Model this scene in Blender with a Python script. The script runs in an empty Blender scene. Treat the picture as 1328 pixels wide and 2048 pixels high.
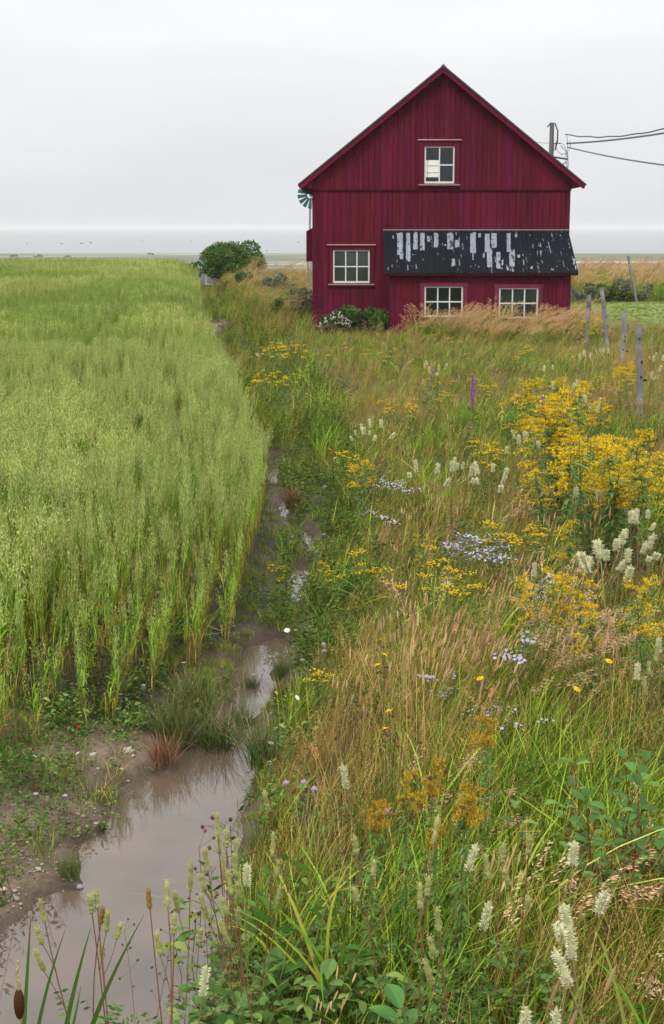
import bpy, math, random
import numpy as np
from mathutils import Vector, Euler

# ---------------------------------------------------------------- camera, world, sun, exposure
S = bpy.context.scene
R = math.radians
F = 2900.0                       # focal length in photo pixels (photo 1328 x 2048)
CAMZ = 3.1
PITCH = math.atan(569.0 / F)     # the horizon lies at y = 455
cam = bpy.data.cameras.new('camera')
camo = bpy.data.objects.new('camera', cam)
S.collection.objects.link(camo)
camo.location = (0, 0, CAMZ)
camo.rotation_euler = (math.pi / 2 - PITCH, 0, 0)
cam.sensor_fit = 'VERTICAL'; cam.sensor_height = 36; cam.sensor_width = 24
cam.lens = F / 2048 * 36
cam.clip_start = 0.05; cam.clip_end = 20000
S.camera = camo

SUN_EL, SUN_AZ = R(52), R(200)   # high soft sun, a little behind the camera's left shoulder
w = bpy.data.worlds.new('World'); S.world = w; w.use_nodes = True
nt = w.node_tree; nt.nodes.clear()
wo = nt.nodes.new('ShaderNodeOutputWorld')
bg_sky = nt.nodes.new('ShaderNodeBackground'); bg_sky.inputs[1].default_value = 0.05
sky = nt.nodes.new('ShaderNodeTexSky'); sky.sky_type = 'NISHITA'; sky.sun_disc = False
sky.sun_elevation = SUN_EL; sky.sun_rotation = SUN_AZ
nt.links.new(sky.outputs[0], bg_sky.inputs[0])
tc = nt.nodes.new('ShaderNodeTexCoord')
sep = nt.nodes.new('ShaderNodeSeparateXYZ'); nt.links.new(tc.outputs['Generated'], sep.inputs[0])
mp = nt.nodes.new('ShaderNodeMapping'); mp.inputs['Scale'].default_value = (1.0, 1.0, 5.0)
nt.links.new(tc.outputs['Generated'], mp.inputs[0])
nz = nt.nodes.new('ShaderNodeTexNoise'); nz.inputs['Scale'].default_value = 2.6; nz.inputs['Detail'].default_value = 4
nz.inputs['Roughness'].default_value = 0.5
nt.links.new(mp.outputs[0], nz.inputs[0])
rmp = nt.nodes.new('ShaderNodeValToRGB')            # overcast deck: brighter overhead than at the horizon
cr = rmp.color_ramp
cr.elements[0].position = 0.0; cr.elements[0].color = (0.80, 0.82, 0.85, 1)
cr.elements[1].position = 1.0; cr.elements[1].color = (2.7, 2.66, 2.58, 1)
e = cr.elements.new(0.06); e.color = (0.88, 0.893, 0.915, 1)
e = cr.elements.new(0.14); e.color = (1.0, 1.01, 1.02, 1)
e = cr.elements.new(0.35); e.color = (1.5, 1.5, 1.5, 1)
nt.links.new(sep.outputs[2], rmp.inputs[0])
nm = nt.nodes.new('ShaderNodeMapRange'); nm.inputs[1].default_value = 0.3; nm.inputs[2].default_value = 0.7
nm.inputs[3].default_value = 0.94; nm.inputs[4].default_value = 1.06
nt.links.new(nz.outputs[0], nm.inputs[0])
vm = nt.nodes.new('ShaderNodeVectorMath'); vm.operation = 'SCALE'
nt.links.new(rmp.outputs[0], vm.inputs[0]); nt.links.new(nm.outputs[0], vm.inputs['Scale'])
bg_cl = nt.nodes.new('ShaderNodeBackground'); bg_cl.inputs[1].default_value = 1.0
nt.links.new(vm.outputs[0], bg_cl.inputs[0])
mixw = nt.nodes.new('ShaderNodeMixShader'); mixw.inputs[0].default_value = 0.93
nt.links.new(bg_sky.outputs[0], mixw.inputs[1]); nt.links.new(bg_cl.outputs[0], mixw.inputs[2])
nt.links.new(mixw.outputs[0], wo.inputs[0])

sl = bpy.data.lights.new('sun', 'SUN'); sl.energy = 1.5; sl.angle = R(14); sl.color = (1.0, 0.96, 0.9)
so = bpy.data.objects.new('sun', sl); S.collection.objects.link(so)
_sd = Vector((math.sin(SUN_AZ) * math.cos(SUN_EL), math.cos(SUN_AZ) * math.cos(SUN_EL), math.sin(SUN_EL)))
so.rotation_euler = _sd.to_track_quat('Z', 'Y').to_euler()
S.view_settings.view_transform = 'Standard'; S.view_settings.look = 'None'
S.view_settings.exposure = 0.0; S.view_settings.gamma = 1.0
S.cycles.max_bounces = 8; S.cycles.diffuse_bounces = 2; S.cycles.transparent_max_bounces = 12
S.cycles.volume_bounces = 0

rng = np.random.default_rng(7)
random.seed(7)
C = S.collection

# ---------------------------------------------------------------- pixel <-> world (photo pixels)
CT, ST = math.cos(PITCH), math.sin(PITCH)
def ray(px, py):
    a, b = (px - 664.0) / F, (1024.0 - py) / F
    return a, CT + b * ST, -ST + b * CT
def on_z(px, py, z=0.0):
    x, y, k = ray(px, py); t = (z - CAMZ) / k
    return x * t, y * t
def on_y(px, py, Y):
    x, y, k = ray(px, py); t = Y / y
    return x * t, CAMZ + k * t
def proj(x, y, z):
    d = y * CT - (z - CAMZ) * ST
    v = y * ST + (z - CAMZ) * CT
    return 664 + F * x / d, 1024 - F * v / d

# ---------------------------------------------------------------- value noise
_lat = {}
def vn(x, y, s=1.0, seed=0):
    if seed not in _lat: _lat[seed] = np.random.default_rng(100 + seed).random((256, 256))
    L = _lat[seed]
    x = np.asarray(x, float) / s + 1000.0; y = np.asarray(y, float) / s + 1000.0
    xi, yi = np.floor(x).astype(int), np.floor(y).astype(int)
    fx, fy = x - xi, y - yi
    fx = fx * fx * (3 - 2 * fx); fy = fy * fy * (3 - 2 * fy)
    a, b = L[xi % 256, yi % 256], L[(xi + 1) % 256, yi % 256]
    c, d = L[xi % 256, (yi + 1) % 256], L[(xi + 1) % 256, (yi + 1) % 256]
    return (a * (1 - fx) + b * fx) * (1 - fy) + (c * (1 - fx) + d * fx) * fy
def fbm(x, y, s, seed=0):
    return (vn(x, y, s, seed) * .55 + vn(x, y, s / 2.1, seed + 1) * .28 + vn(x, y, s / 4.3, seed + 2) * .17)
def sstep(a, b, x):
    t = np.clip((x - a) / (b - a), 0, 1); return t * t * (3 - 2 * t)

# ---------------------------------------------------------------- mesh collector
class MB:
    def __init__(s): s.v, s.c, s.q, s.t, s.n = [], [], [], [], 0
    def add(s, v, faces, col):
        v = np.asarray(v, float).reshape(-1, 3); f = np.asarray(faces, int)
        col = np.asarray(col, float)
        if col.ndim == 1: col = np.tile(col[:3], (len(v), 1))
        (s.q if f.shape[1] == 4 else s.t).append(f + s.n)
        s.v.append(v); s.c.append(col[:, :3]); s.n += len(v)
        return s
    def mesh(s, name, smooth=False):
        v = np.concatenate(s.v); c = np.concatenate(s.c)
        q = np.concatenate(s.q) if s.q else np.zeros((0, 4), int)
        t = np.concatenate(s.t) if s.t else np.zeros((0, 3), int)
        m = bpy.data.meshes.new(name)
        m.vertices.add(len(v)); m.vertices.foreach_set('co', v.astype(np.float32).ravel())
        nl = q.size + t.size; m.loops.add(nl)
        m.loops.foreach_set('vertex_index', np.concatenate([q.ravel(), t.ravel()]).astype(np.int32))
        tot = np.concatenate([np.full(len(q), 4), np.full(len(t), 3)]).astype(np.int32)
        st = np.concatenate([[0], np.cumsum(tot)[:-1]]).astype(np.int32)
        m.polygons.add(len(tot)); m.polygons.foreach_set('loop_start', st); m.polygons.foreach_set('loop_total', tot)
        m.update(calc_edges=True)
        a = m.color_attributes.new('col', 'FLOAT_COLOR', 'POINT')
        a.data.foreach_set('color', np.concatenate([c, np.ones((len(c), 1))], 1).astype(np.float32).ravel())
        m.polygons.foreach_set('use_smooth', np.full(len(tot), bool(smooth)))
        return m
    def build(s, name, mat, parent=None, smooth=False, loc=(0, 0, 0)):
        m = s.mesh(name, smooth); m.materials.append(mat)
        o = bpy.data.objects.new(name, m); C.objects.link(o); o.location = loc
        if parent: o.parent = parent
        return o
    # ribbons, all at once: P (N,S,3) centre lines, W (N,S) half widths, side (N,3), col (N,3) or (N,S,3)
    def ribbons(s, P, W, side, col):
        N, K, _ = P.shape
        sd = side[:, None, :] * W[:, :, None]
        v = np.stack([P - sd, P + sd], 2)                      # N,K,2,3
        idx = np.arange(N * K * 2).reshape(N, K, 2)
        f = np.stack([idx[:, :-1, 0], idx[:, :-1, 1], idx[:, 1:, 1], idx[:, 1:, 0]], -1).reshape(-1, 4)
        col = np.asarray(col, float)
        if col.ndim == 1: col = np.tile(col, (N, 1))
        if col.ndim == 2: col = np.repeat(col[:, None, :], K, 1)
        return s.add(v.reshape(-1, 3), f, np.repeat(col[:, :, None, :], 2, 2).reshape(-1, 3))
    # small diamonds: centre, axis, length, width
    def diamonds(s, P, A, L, Wd, col, r=rng):
        N = len(P); A = A / np.linalg.norm(A, axis=1, keepdims=True)
        B = np.cross(A, r.normal(size=(N, 3))); B /= np.linalg.norm(B, axis=1, keepdims=True) + 1e-9
        L = np.broadcast_to(L, N)[:, None]; Wd = np.broadcast_to(Wd, N)[:, None]
        v = np.stack([P, P + A * L * .45 + B * Wd * .5, P + A * L, P + A * L * .45 - B * Wd * .5], 1)
        col = np.asarray(col, float)
        if col.ndim == 1: col = np.tile(col, (N, 1))
        return s.add(v.reshape(-1, 3), np.arange(N * 4).reshape(N, 4), np.repeat(col, 4, 0))
    def tube(s, pts, rad, col, sides=6, cap=True):
        pts = np.asarray(pts, float); n = len(pts)
        rad = np.broadcast_to(np.asarray(rad, float), n)
        T = np.gradient(pts, axis=0); T /= np.linalg.norm(T, axis=1, keepdims=True) + 1e-9
        ref = np.where(np.abs(T[:, 2:3]) > .9, np.array([[1.0, 0, 0]]), np.array([[0, 0, 1.0]]))
        U = np.cross(T, ref); U /= np.linalg.norm(U, axis=1, keepdims=True); V = np.cross(T, U)
        a = np.arange(sides) * 2 * np.pi / sides
        v = pts[:, None] + rad[:, None, None] * (U[:, None] * np.cos(a)[None, :, None] + V[:, None] * np.sin(a)[None, :, None])
        i = np.arange(n * sides).reshape(n, sides); j = np.roll(i, -1, 1)
        f = np.stack([i[:-1], j[:-1], j[1:], i[1:]], -1).reshape(-1, 4)
        col = np.asarray(col, float)
        cv = np.repeat(col, sides, 0) if col.ndim == 2 else col
        s.add(v.reshape(-1, 3), f, cv)
        if cap:
            for k, cpt in ((0, pts[0]), (n - 1, pts[-1])):
                ring = v[k]; vv = np.vstack([ring, cpt[None]])
                ii = np.arange(sides)
                s.add(vv, np.stack([ii, np.roll(ii, -1), np.full(sides, sides)], 1), col if col.ndim == 1 else col[k])
        return s
    def box(s, x0, x1, y0, y1, z0, z1, col):
        v = [(x, y, z) for x in (x0, x1) for y in (y0, y1) for z in (z0, z1)]
        return s.add(v, [(0, 1, 3, 2), (4, 6, 7, 5), (0, 4, 5, 1), (2, 3, 7, 6), (0, 2, 6, 4), (1, 5, 7, 3)], col)
    def prism(s, poly, y0, y1, col):            # polygon in XZ extruded along Y
        n = len(poly)
        v = [(x, y0, z) for x, z in poly] + [(x, y1, z) for x, z in poly]
        f = [(i, (i + 1) % n, (i + 1) % n + n, i + n) for i in range(n)]
        s.add(v, f, col)
        c0 = np.mean(poly, 0)
        for yy, o in ((y0, 0), (y1, n)):
            vv = [(x, yy, z) for x, z in poly] + [(c0[0], yy, c0[1])]
            s.add(vv, [(i, (i + 1) % n, n) for i in range(n)], col)
        return s
    def blob(s, c, r, col, seg=8, rings=5, jit=0.0, rr=None):
        c = np.asarray(c, float); r = np.broadcast_to(np.asarray(r, float), 3)
        th = np.linspace(0, np.pi, rings + 1); ph = np.arange(seg) * 2 * np.pi / seg
        v = np.stack([np.sin(th)[:, None] * np.cos(ph), np.sin(th)[:, None] * np.sin(ph), np.cos(th)[:, None] * np.ones(seg)], -1)
        if jit and rr is not None: v = v * (1 + jit * (rr.random((rings + 1, seg, 1)) - .5))
        v = v * r + c
        i = np.arange((rings + 1) * seg).reshape(rings + 1, seg); j = np.roll(i, -1, 1)
        return s.add(v.reshape(-1, 3), np.stack([i[:-1], i[1:], j[1:], j[:-1]], -1).reshape(-1, 4), col)

def tag(o, label=None, cat=None, group=None, kind=None):
    if label: o['label'] = label
    if cat: o['category'] = cat
    if group: o['group'] = group
    if kind: o['kind'] = kind
    return o
def empty(name, loc, rz=0, sc=1.0):
    o = bpy.data.objects.new(name, None); C.objects.link(o); o.empty_display_size = .1
    o.location = loc; o.rotation_euler = (0, 0, rz); o.scale = (sc, sc, sc)
    return o

# ---------------------------------------------------------------- materials
def newmat(name):
    m = bpy.data.materials.new(name); m.use_nodes = True
    n = m.node_tree; b = n.nodes['Principled BSDF']
    return m, n, b
def N(n, t, **k):
    x = n.nodes.new(t)
    for a, b in k.items(): setattr(x, a, b)
    return x
def colmat(name, rough=.6, spec=.3, vary=.12, hue=.012, transl=0.0, noise=0.0, nscale=30.0, bump=0.0, tscale=(1, 1, 1), perobj=True):
    m, n, b = newmat(name); L = n.links.new
    at = N(n, 'ShaderNodeAttribute'); at.attribute_name = 'col'
    src = at.outputs['Color']
    if perobj:
        oi = N(n, 'ShaderNodeObjectInfo')
        hs = N(n, 'ShaderNodeHueSaturation')
        r1 = N(n, 'ShaderNodeMapRange'); r1.inputs[3].default_value = .5 - hue; r1.inputs[4].default_value = .5 + hue
        L(oi.outputs['Random'], r1.inputs[0]); L(r1.outputs[0], hs.inputs['Hue'])
        mu = N(n, 'ShaderNodeMath', operation='MULTIPLY'); mu.inputs[1].default_value = 7.31
        fr = N(n, 'ShaderNodeMath', operation='FRACT')
        L(oi.outputs['Random'], mu.inputs[0]); L(mu.outputs[0], fr.inputs[0])
        r2 = N(n, 'ShaderNodeMapRange'); r2.inputs[3].default_value = 1 - vary; r2.inputs[4].default_value = 1 + vary
        L(fr.outputs[0], r2.inputs[0]); L(r2.outputs[0], hs.inputs['Value']); L(src, hs.inputs['Color'])
        src = hs.outputs[0]
    if noise or bump:
        g = N(n, 'ShaderNodeTexCoord'); mpp = N(n, 'ShaderNodeMapping'); mpp.inputs['Scale'].default_value = tscale
        L(g.outputs['Object'], mpp.inputs[0])
        nn = N(n, 'ShaderNodeTexNoise'); nn.inputs['Scale'].default_value = nscale; nn.inputs['Detail'].default_value = 6
        nn.inputs['Roughness'].default_value = .65
        L(mpp.outputs[0], nn.inputs[0])
        mr = N(n, 'ShaderNodeMapRange'); mr.inputs[1].default_value = .25; mr.inputs[2].default_value = .75
        mr.inputs[3].default_value = 1 - noise; mr.inputs[4].default_value = 1 + noise
        L(nn.outputs[0], mr.inputs[0])
        vmm = N(n, 'ShaderNodeVectorMath', operation='SCALE'); L(src, vmm.inputs[0]); L(mr.outputs[0], vmm.inputs['Scale'])
        src = vmm.outputs[0]
        if bump:
            bp = N(n, 'ShaderNodeBump'); bp.inputs['Strength'].default_value = bump; bp.inputs['Distance'].default_value = .02
            L(nn.outputs[0], bp.inputs['Height']); L(bp.outputs[0], b.inputs['Normal'])
    L(src, b.inputs['Base Color'])
    b.inputs['Roughness'].default_value = rough; b.inputs['Specular IOR Level'].default_value = spec
    if transl:
        tr = N(n, 'ShaderNodeBsdfTranslucent'); L(src, tr.inputs[0])
        mx = N(n, 'ShaderNodeMixShader'); mx.inputs[0].default_value = transl
        L(b.outputs[0], mx.inputs[1]); L(tr.outputs[0], mx.inputs[2]); L(mx.outputs[0], n.nodes['Material Output'].inputs[0])
    return m
M_grass = colmat('grass_blades', .8, .04, .25, .02, .12)
M_oat = colmat('oat_plants', .8, .03, .24, .012, .12)
M_leaf = colmat('plant_leaves', .6, .10, .15, .015, .12)
M_petal = colmat('flower_petals', .7, .1, .06, .004, .25)
M_stem = colmat('plant_stems', .6, .2, .12, .01, 0)
M_wood = colmat('grey_weathered_wood', .85, .1, .08, .01, 0, .35, 8, .6, (1, 1, .08))
M_bark = colmat('bark', .9, .1, .05, .01, 0, .3, 20, .5)
M_stone = colmat('stone', .75, .25, .1, .01, 0, .3, 14, .5)
M_metal = colmat('painted_metal', .45, .4, 0, 0, 0, .12, 12, 0, perobj=False)
M_cable = colmat('cable_rubber', .5, .3, 0, 0, perobj=False)
M_white = colmat('white_window_paint', .6, .3, 0, 0, 0, .12, 18, .1, perobj=False)
M_roofdark = colmat('dark_roof_sheet', .5, .4, 0, 0, 0, .25, 5, .1, perobj=False)

# ---------------------------------------------------------------- ditch and terrain in plan
WZ = -0.30
WP_px = [
 [(-220,2200),(-220,1990),(-60,1930),(0,1880),(30,1850),(65,1820),(90,1800),(120,1785),(165,1780),(168,1750),(160,1700),(172,1682),(213,1672),(220,1620),(222,1592),(245,1578),(268,1565),(292,1570),(302,1547),(350,1550),(352,1515),(372,1482),(425,1476),(462,1476),(466,1425),(468,1365),(476,1320),(500,1295),(532,1280),(590,1272),(598,1300),(570,1322),(545,1345),(546,1390),(536,1418),(505,1438),(500,1480),(520,1520),(508,1545),(505,1580),(495,1600),(480,1640),(474,1700),(462,1760),(452,1820),(440,1880),(420,1930),(405,1980),(395,2050),(400,2200)],
 [(576,1134),(611,1130),(614,1166),(609,1192),(592,1213),(572,1190)],
 [(580,1035),(603,1052),(622,1076),(636,1104),(628,1116),(613,1090),(594,1062),(576,1046)],
 [(574,990),(582,1000),(582,1030),(564,1038),(556,1022),(566,1004)],
 [(527,910),(560,908),(563,942),(562,972),(545,975),(533,950)],
 [(574,924),(592,908),(588,924)],
]
WP = [np.array([on_z(x, y, WZ) for x, y in p]) for p in WP_px]
def poly_sd(X, Y, poly):
    X = np.asarray(X, float); Y = np.asarray(Y, float)
    d = np.full(X.shape, 1e9); ins = np.zeros(X.shape, bool)
    n = len(poly)
    for i in range(n):
        ax, ay = poly[i]; bx, by = poly[(i + 1) % n]
        ex, ey = bx - ax, by - ay
        t = np.clip(((X - ax) * ex + (Y - ay) * ey) / (ex * ex + ey * ey + 1e-12), 0, 1)
        d = np.minimum(d, np.hypot(X - ax - t * ex, Y - ay - t * ey))
        cond = ((ay > Y) != (by > Y)) & (X < (bx - ax) * (Y - ay) / (by - ay + 1e-15) + ax)
        ins ^= cond
    return np.where(ins, -d, d)
def water_sd(X, Y):
    X = np.asarray(X, float); Y = np.asarray(Y, float)
    out = np.full(X.shape, 50.0)
    m = (Y < 30) & (np.abs(X) < 8) & (Y > 0)
    if m.any():
        xs, ys = X[m], Y[m]; b = np.full(xs.shape, 50.0)
        for p in WP: b = np.minimum(b, poly_sd(xs, ys, p))
        out[m] = b
    return out
# centre line of the ditch (y, x)
cl = np.array([on_z(x, y, -.3) for x, y in [(150,2200),(190,1950),(330,1700),(410,1560),(500,1400),(560,1290),(595,1180),(600,1080),(575,1010),(560,930),(545,860),(505,760),(470,700),(440,650),(424,610),(408,575),(402,545)]])
def ditch_x(Y): return np.interp(Y, cl[:, 1], cl[:, 0])
def oat_edge(Y):                 # right hand edge of the oats in plan
    return np.interp(Y, [0, 17, 22, 27.7, 54, 95, 130], [-.85, -.85, -1.45, -2.1, -4.9, -8.8, -12.2])
def height(X, Y):
    X = np.asarray(X, float); Y = np.asarray(Y, float)
    base = (fbm(X, Y, 3.0, 3) - .5) * .14 + (fbm(X, Y, .5, 9) - .5) * .04
    base = base + .18 * sstep(1.2, 4.0, X) * sstep(4, 9, Y) * (1 - sstep(26, 40, Y))
    fall = sstep(88, 330, Y) * -7.4
    fall = fall + sstep(330, 900, Y) * -1.2
    base = base * (1 - sstep(200, 400, Y)) + fall
    dx = X - ditch_x(Y)
    lw = np.where(dx < 0, .8, .9) + .25 * sstep(20, 40, Y)
    ch = -.22 - .45 * sstep(24, 42, Y)
    prof = np.exp(-(dx / lw) ** 2)
    h = base * (1 - prof) + ch * prof * (1 - sstep(90, 130, Y)) + base * prof * sstep(90, 130, Y)
    sd = water_sd(X, Y)
    sdn = sd + (fbm(X, Y, .22, 20) - .5) * .10
    left = X < ditch_x(Y)
    run = np.where(left, np.where(Y < 9.6, 1.25, .8), .65)
    bank = np.where(sdn < 0, WZ - .10 * (1 - np.exp(sdn / .12)), WZ + .34 * (1 - np.exp(-sdn / run * 1.4)) + .02 * sstep(0, .1, sdn))
    near = 1 - sstep(.8, 2.2, sd)
    hm = np.minimum(h, bank + (fbm(X, Y, .12, 30) - .5) * .03)
    return h * (1 - near) + hm * near

def axis(lo, f0, f1, hi, st, g):
    a = list(np.arange(f0, f1, st)); s, x = st, a[-1]
    while x < hi: s *= g; x += s; a.append(x)
    s, x, b = st, a[0], []
    while x > lo: s *= g; x -= s; b.append(x)
    return np.array(b[::-1] + a)
gx = axis(-2600, -3.2, 2.0, 2600, .04, 1.055)
gy = axis(-30, 4.0, 14.0, 5000, .045, 1.022)
GX, GY = np.meshgrid(gx, gy)
GZ = height(GX, GY)
sdg = water_sd(GX, GY)
# surface colours: mud by the water, thatch and soil under the plants, marsh far off
n1 = fbm(GX, GY, .35, 40)[..., None]; n2 = fbm(GX, GY, 4.0, 44)[..., None]
mud = np.array([.065, .042, .028]) * (1 - n1) + np.array([.20, .145, .105]) * n1
soil = np.array([.016, .016, .007]) * (1 - n1) + np.array([.050, .040, .016]) * n1
col = soil
leftm = (GX < ditch_x(GY))
mk = np.where(leftm & (GY < 9.2), 1 - sstep(1.0, 1.8, sdg), 1 - sstep(.03, .22, sdg)) * (GY < 30)
rub = np.exp(-((GX - on_z(423, 636, -.2)[0]) / .8) ** 2 - ((GY - on_z(423, 636, -.2)[1]) / 6) ** 2)
mk = np.maximum(mk, np.clip(rub * 1.4, 0, 1))[..., None]; mud = mud * (.5 + .5 * sstep(.0, .16, sdg))[..., None]
col = col * (1 - mk) + mud * mk
lawnm = (sstep(6.5, 8.2, GX) * sstep(45.5, 47, GY) * (1 - sstep(61, 63, GY)))[..., None]
lawn = np.array([.10, .16, .022]) * (1 - n1) + np.array([.15, .20, .035]) * n1
col = col * (1 - lawnm) + lawn * lawnm
farm = sstep(95, 160, GY)[..., None]
mo = fbm(GX, GY * .35, 40, 50)[..., None]
marsh = np.array([.06, .085, .045]) * (1 - mo) + np.array([.13, .13, .08]) * mo
st = (sstep(.60, .70, fbm(GX * .25, GY, 22, 60)) * sstep(330, 480, GY))[..., None]
marsh = marsh * (1 - st) + np.array([.30, .30, .28]) * st
col = col * (1 - farm) + marsh * farm
nyy, nxx = GX.shape
idx = np.arange(nyy * nxx).reshape(nyy, nxx)
gf = np.stack([idx[:-1, :-1], idx[:-1, 1:], idx[1:, 1:], idx[1:, :-1]], -1).reshape(-1, 4)
M_ground = colmat('ground_soil', .75, .25, 0, 0, 0, .45, 16, 1.0, perobj=False)
g = MB().add(np.stack([GX, GY, GZ], -1).reshape(-1, 3), gf, col.reshape(-1, 3)).build('ground', M_ground, smooth=True)
tag(g, 'uneven soil and mud with a shallow drainage ditch running towards the shore', 'ground', kind='structure')

# muddy ditch water
m, n, b = newmat('muddy_water'); L = n.links.new
g1 = N(n, 'ShaderNodeTexCoord')
nn = N(n, 'ShaderNodeTexNoise'); nn.inputs['Scale'].default_value = 2.2; nn.inputs['Detail'].default_value = 5
L(g1.outputs['Object'], nn.inputs[0])
rr = N(n, 'ShaderNodeValToRGB'); rr.color_ramp.elements[0].position = .3; rr.color_ramp.elements[1].position = .7
rr.color_ramp.elements[0].color = (.060, .044, .033, 1); rr.color_ramp.elements[1].color = (.105, .075, .054, 1)
L(nn.outputs[0], rr.inputs[0]); L(rr.outputs[0], b.inputs['Base Color'])
b.inputs['Roughness'].default_value = .03; b.inputs['IOR'].default_value = 1.45; b.inputs['Specular IOR Level'].default_value = .75
mw = N(n, 'ShaderNodeMapping'); mw.inputs['Scale'].default_value = (1, 2.2, 1); L(g1.outputs['Object'], mw.inputs[0])
n2_ = N(n, 'ShaderNodeTexNoise'); n2_.inputs['Scale'].default_value = 5; n2_.inputs['Detail'].default_value = 3
L(mw.outputs[0], n2_.inputs[0])
bp = N(n, 'ShaderNodeBump'); bp.inputs['Strength'].default_value = .05; bp.inputs['Distance'].default_value = .01
L(n2_.outputs[0], bp.inputs['Height']); L(bp.outputs[0], b.inputs['Normal'])
wm = MB(); wm.add([(-6, 1.5, WZ), (3, 1.5, WZ), (3, 24, WZ), (-6, 24, WZ)], [(0, 1, 2, 3)], (.2, .15, .1))
# keep only the cells of the sheet near the open water
wm = MB(); wx = np.arange(-4.6, 1.6, .12); wy = np.arange(2.0, 24.5, .12)
WX, WY = np.meshgrid(wx, wy); wsd = water_sd(WX, WY)
wi = np.arange(WX.size).reshape(WX.shape)
keep = (wsd[:-1, :-1] < .35)
wf = np.stack([wi[:-1, :-1], wi[:-1, 1:], wi[1:, 1:], wi[1:, :-1]], -1)[keep]
wm.add(np.stack([WX, WY, np.full(WX.shape, WZ)], -1).reshape(-1, 3), wf.reshape(-1, 4), (.2, .15, .1))
o = wm.build('ditch_water', m)
tag(o, 'still brown muddy puddle water lying in the drainage ditch', 'water', kind='structure')

# the sea
m, n, b = newmat('sea_water'); L = n.links.new
b.inputs['Base Color'].default_value = (.21, .225, .24, 1); b.inputs['Roughness'].default_value = .55; b.inputs['Specular IOR Level'].default_value = .25
g1 = N(n, 'ShaderNodeTexCoord'); mw = N(n, 'ShaderNodeMapping'); mw.inputs['Scale'].default_value = (.02, .12, 1)
L(g1.outputs['Object'], mw.inputs[0])
nn = N(n, 'ShaderNodeTexNoise'); nn.inputs['Scale'].default_value = 1.2; nn.inputs['Detail'].default_value = 6; L(mw.outputs[0], nn.inputs[0])
bp = N(n, 'ShaderNodeBump'); bp.inputs['Strength'].default_value = .2; L(nn.outputs[0], bp.inputs['Height']); L(bp.outputs[0], b.inputs['Normal'])
o = MB().add([(-2600, 380, -8.1), (2600, 380, -8.1), (2600, 9000, -8.1), (-2600, 9000, -8.1)], [(0, 1, 2, 3)], (.3, .3, .3)).build('sea', m)
tag(o, 'calm pale grey sea fading into mist at the horizon', 'sea', kind='structure')

# ---------------------------------------------------------------- barn
BY = 45.0                                   # plane of the gable wall
LY = 43.5                                   # front wall of the lean-to
P = lambda px, py, Y=BY: on_y(px, py, Y)
def redmat(name, chips=.5):
    m, n, b = newmat(name); L = n.links.new
    at = N(n, 'ShaderNodeAttribute'); at.attribute_name = 'col'
    g = N(n, 'ShaderNodeTexCoord')
    mpp = N(n, 'ShaderNodeMapping'); mpp.inputs['Scale'].default_value = (9, 9, .8); L(g.outputs['Object'], mpp.inputs[0])
    n1 = N(n, 'ShaderNodeTexNoise'); n1.inputs['Scale'].default_value = 1.6; n1.inputs['Detail'].default_value = 8; n1.inputs['Roughness'].default_value = .7
    L(mpp.outputs[0], n1.inputs[0])
    mr = N(n, 'ShaderNodeMapRange'); mr.inputs[1].default_value = .3; mr.inputs[2].default_value = .7; mr.inputs[3].default_value = .68; mr.inputs[4].default_value = 1.32
    L(n1.outputs[0], mr.inputs[0])
    sc = N(n, 'ShaderNodeVectorMath', operation='SCALE'); L(at.outputs['Color'], sc.inputs[0]); L(mr.outputs[0], sc.inputs['Scale'])
    # bare chips where the paint has gone
    mp2 = N(n, 'ShaderNodeMapping'); mp2.inputs['Scale'].default_value = (9, 9, 3.0); L(g.outputs['Object'], mp2.inputs[0])
    n2 = N(n, 'ShaderNodeTexNoise'); n2.inputs['Scale'].default_value = 2.2; n2.inputs['Detail'].default_value = 7; n2.inputs['Roughness'].default_value = .75
    L(mp2.outputs[0], n2.inputs[0])
    r2 = N(n, 'ShaderNodeMapRange'); r2.inputs[1].default_value = .655; r2.inputs[2].default_value = .72; r2.inputs[4].default_value = .6
    L(n2.outputs[0], r2.inputs[0])
    mx = N(n, 'ShaderNodeMix', data_type='RGBA'); L(r2.outputs[0], mx.inputs[0]); L(sc.outputs[0], mx.inputs[6])
    mx.inputs[7].default_value = (.42, .17, .14, 1)
    # broad sun-fading
    n3 = N(n, 'ShaderNodeTexNoise'); n3.inputs['Scale'].default_value = .55; n3.inputs['Detail'].default_value = 3; L(g.outputs['Object'], n3.inputs[0])
    r3 = N(n, 'ShaderNodeMapRange'); r3.inputs[1].default_value = .3; r3.inputs[2].default_value = .7; r3.inputs[3].default_value = .85; r3.inputs[4].default_value = 1.15
    L(n3.outputs[0], r3.inputs[0])
    s2 = N(n, 'ShaderNodeVectorMath', operation='SCALE'); L(mx.outputs[2], s2.inputs[0]); L(r3.outputs[0], s2.inputs['Scale'])
    L(s2.outputs[0], b.inputs['Base Color'])
    bp = N(n, 'ShaderNodeBump'); bp.inputs['Strength'].default_value = .35; bp.inputs['Distance'].default_value = .01
    L(n1.outputs[0], bp.inputs['Height']); L(bp.outputs[0], b.inputs['Normal'])
    b.inputs['Roughness'].default_value = .75; b.inputs['Specular IOR Level'].default_value = .12
    return m
M_red = redmat('red_board_paint')
RED = np.array([.098, .0058, .0205])
TRIM = np.array([.105, .006, .023])
PALE = np.array([.42, .27, .25])
xl, _ = P(625, 500); xr, _ = P(1137, 500)
xa, za = P(885, 140)
_, zled = P(800, 379)
zg = -.35
bx0 = empty('red_barn', ((xl + xr) / 2, BY, 0))
tag(bx0, 'tall dark red gabled wooden barn with a black-roofed lean-to and white windows', 'barn')
bx0c = Vector(bx0.location)
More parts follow.
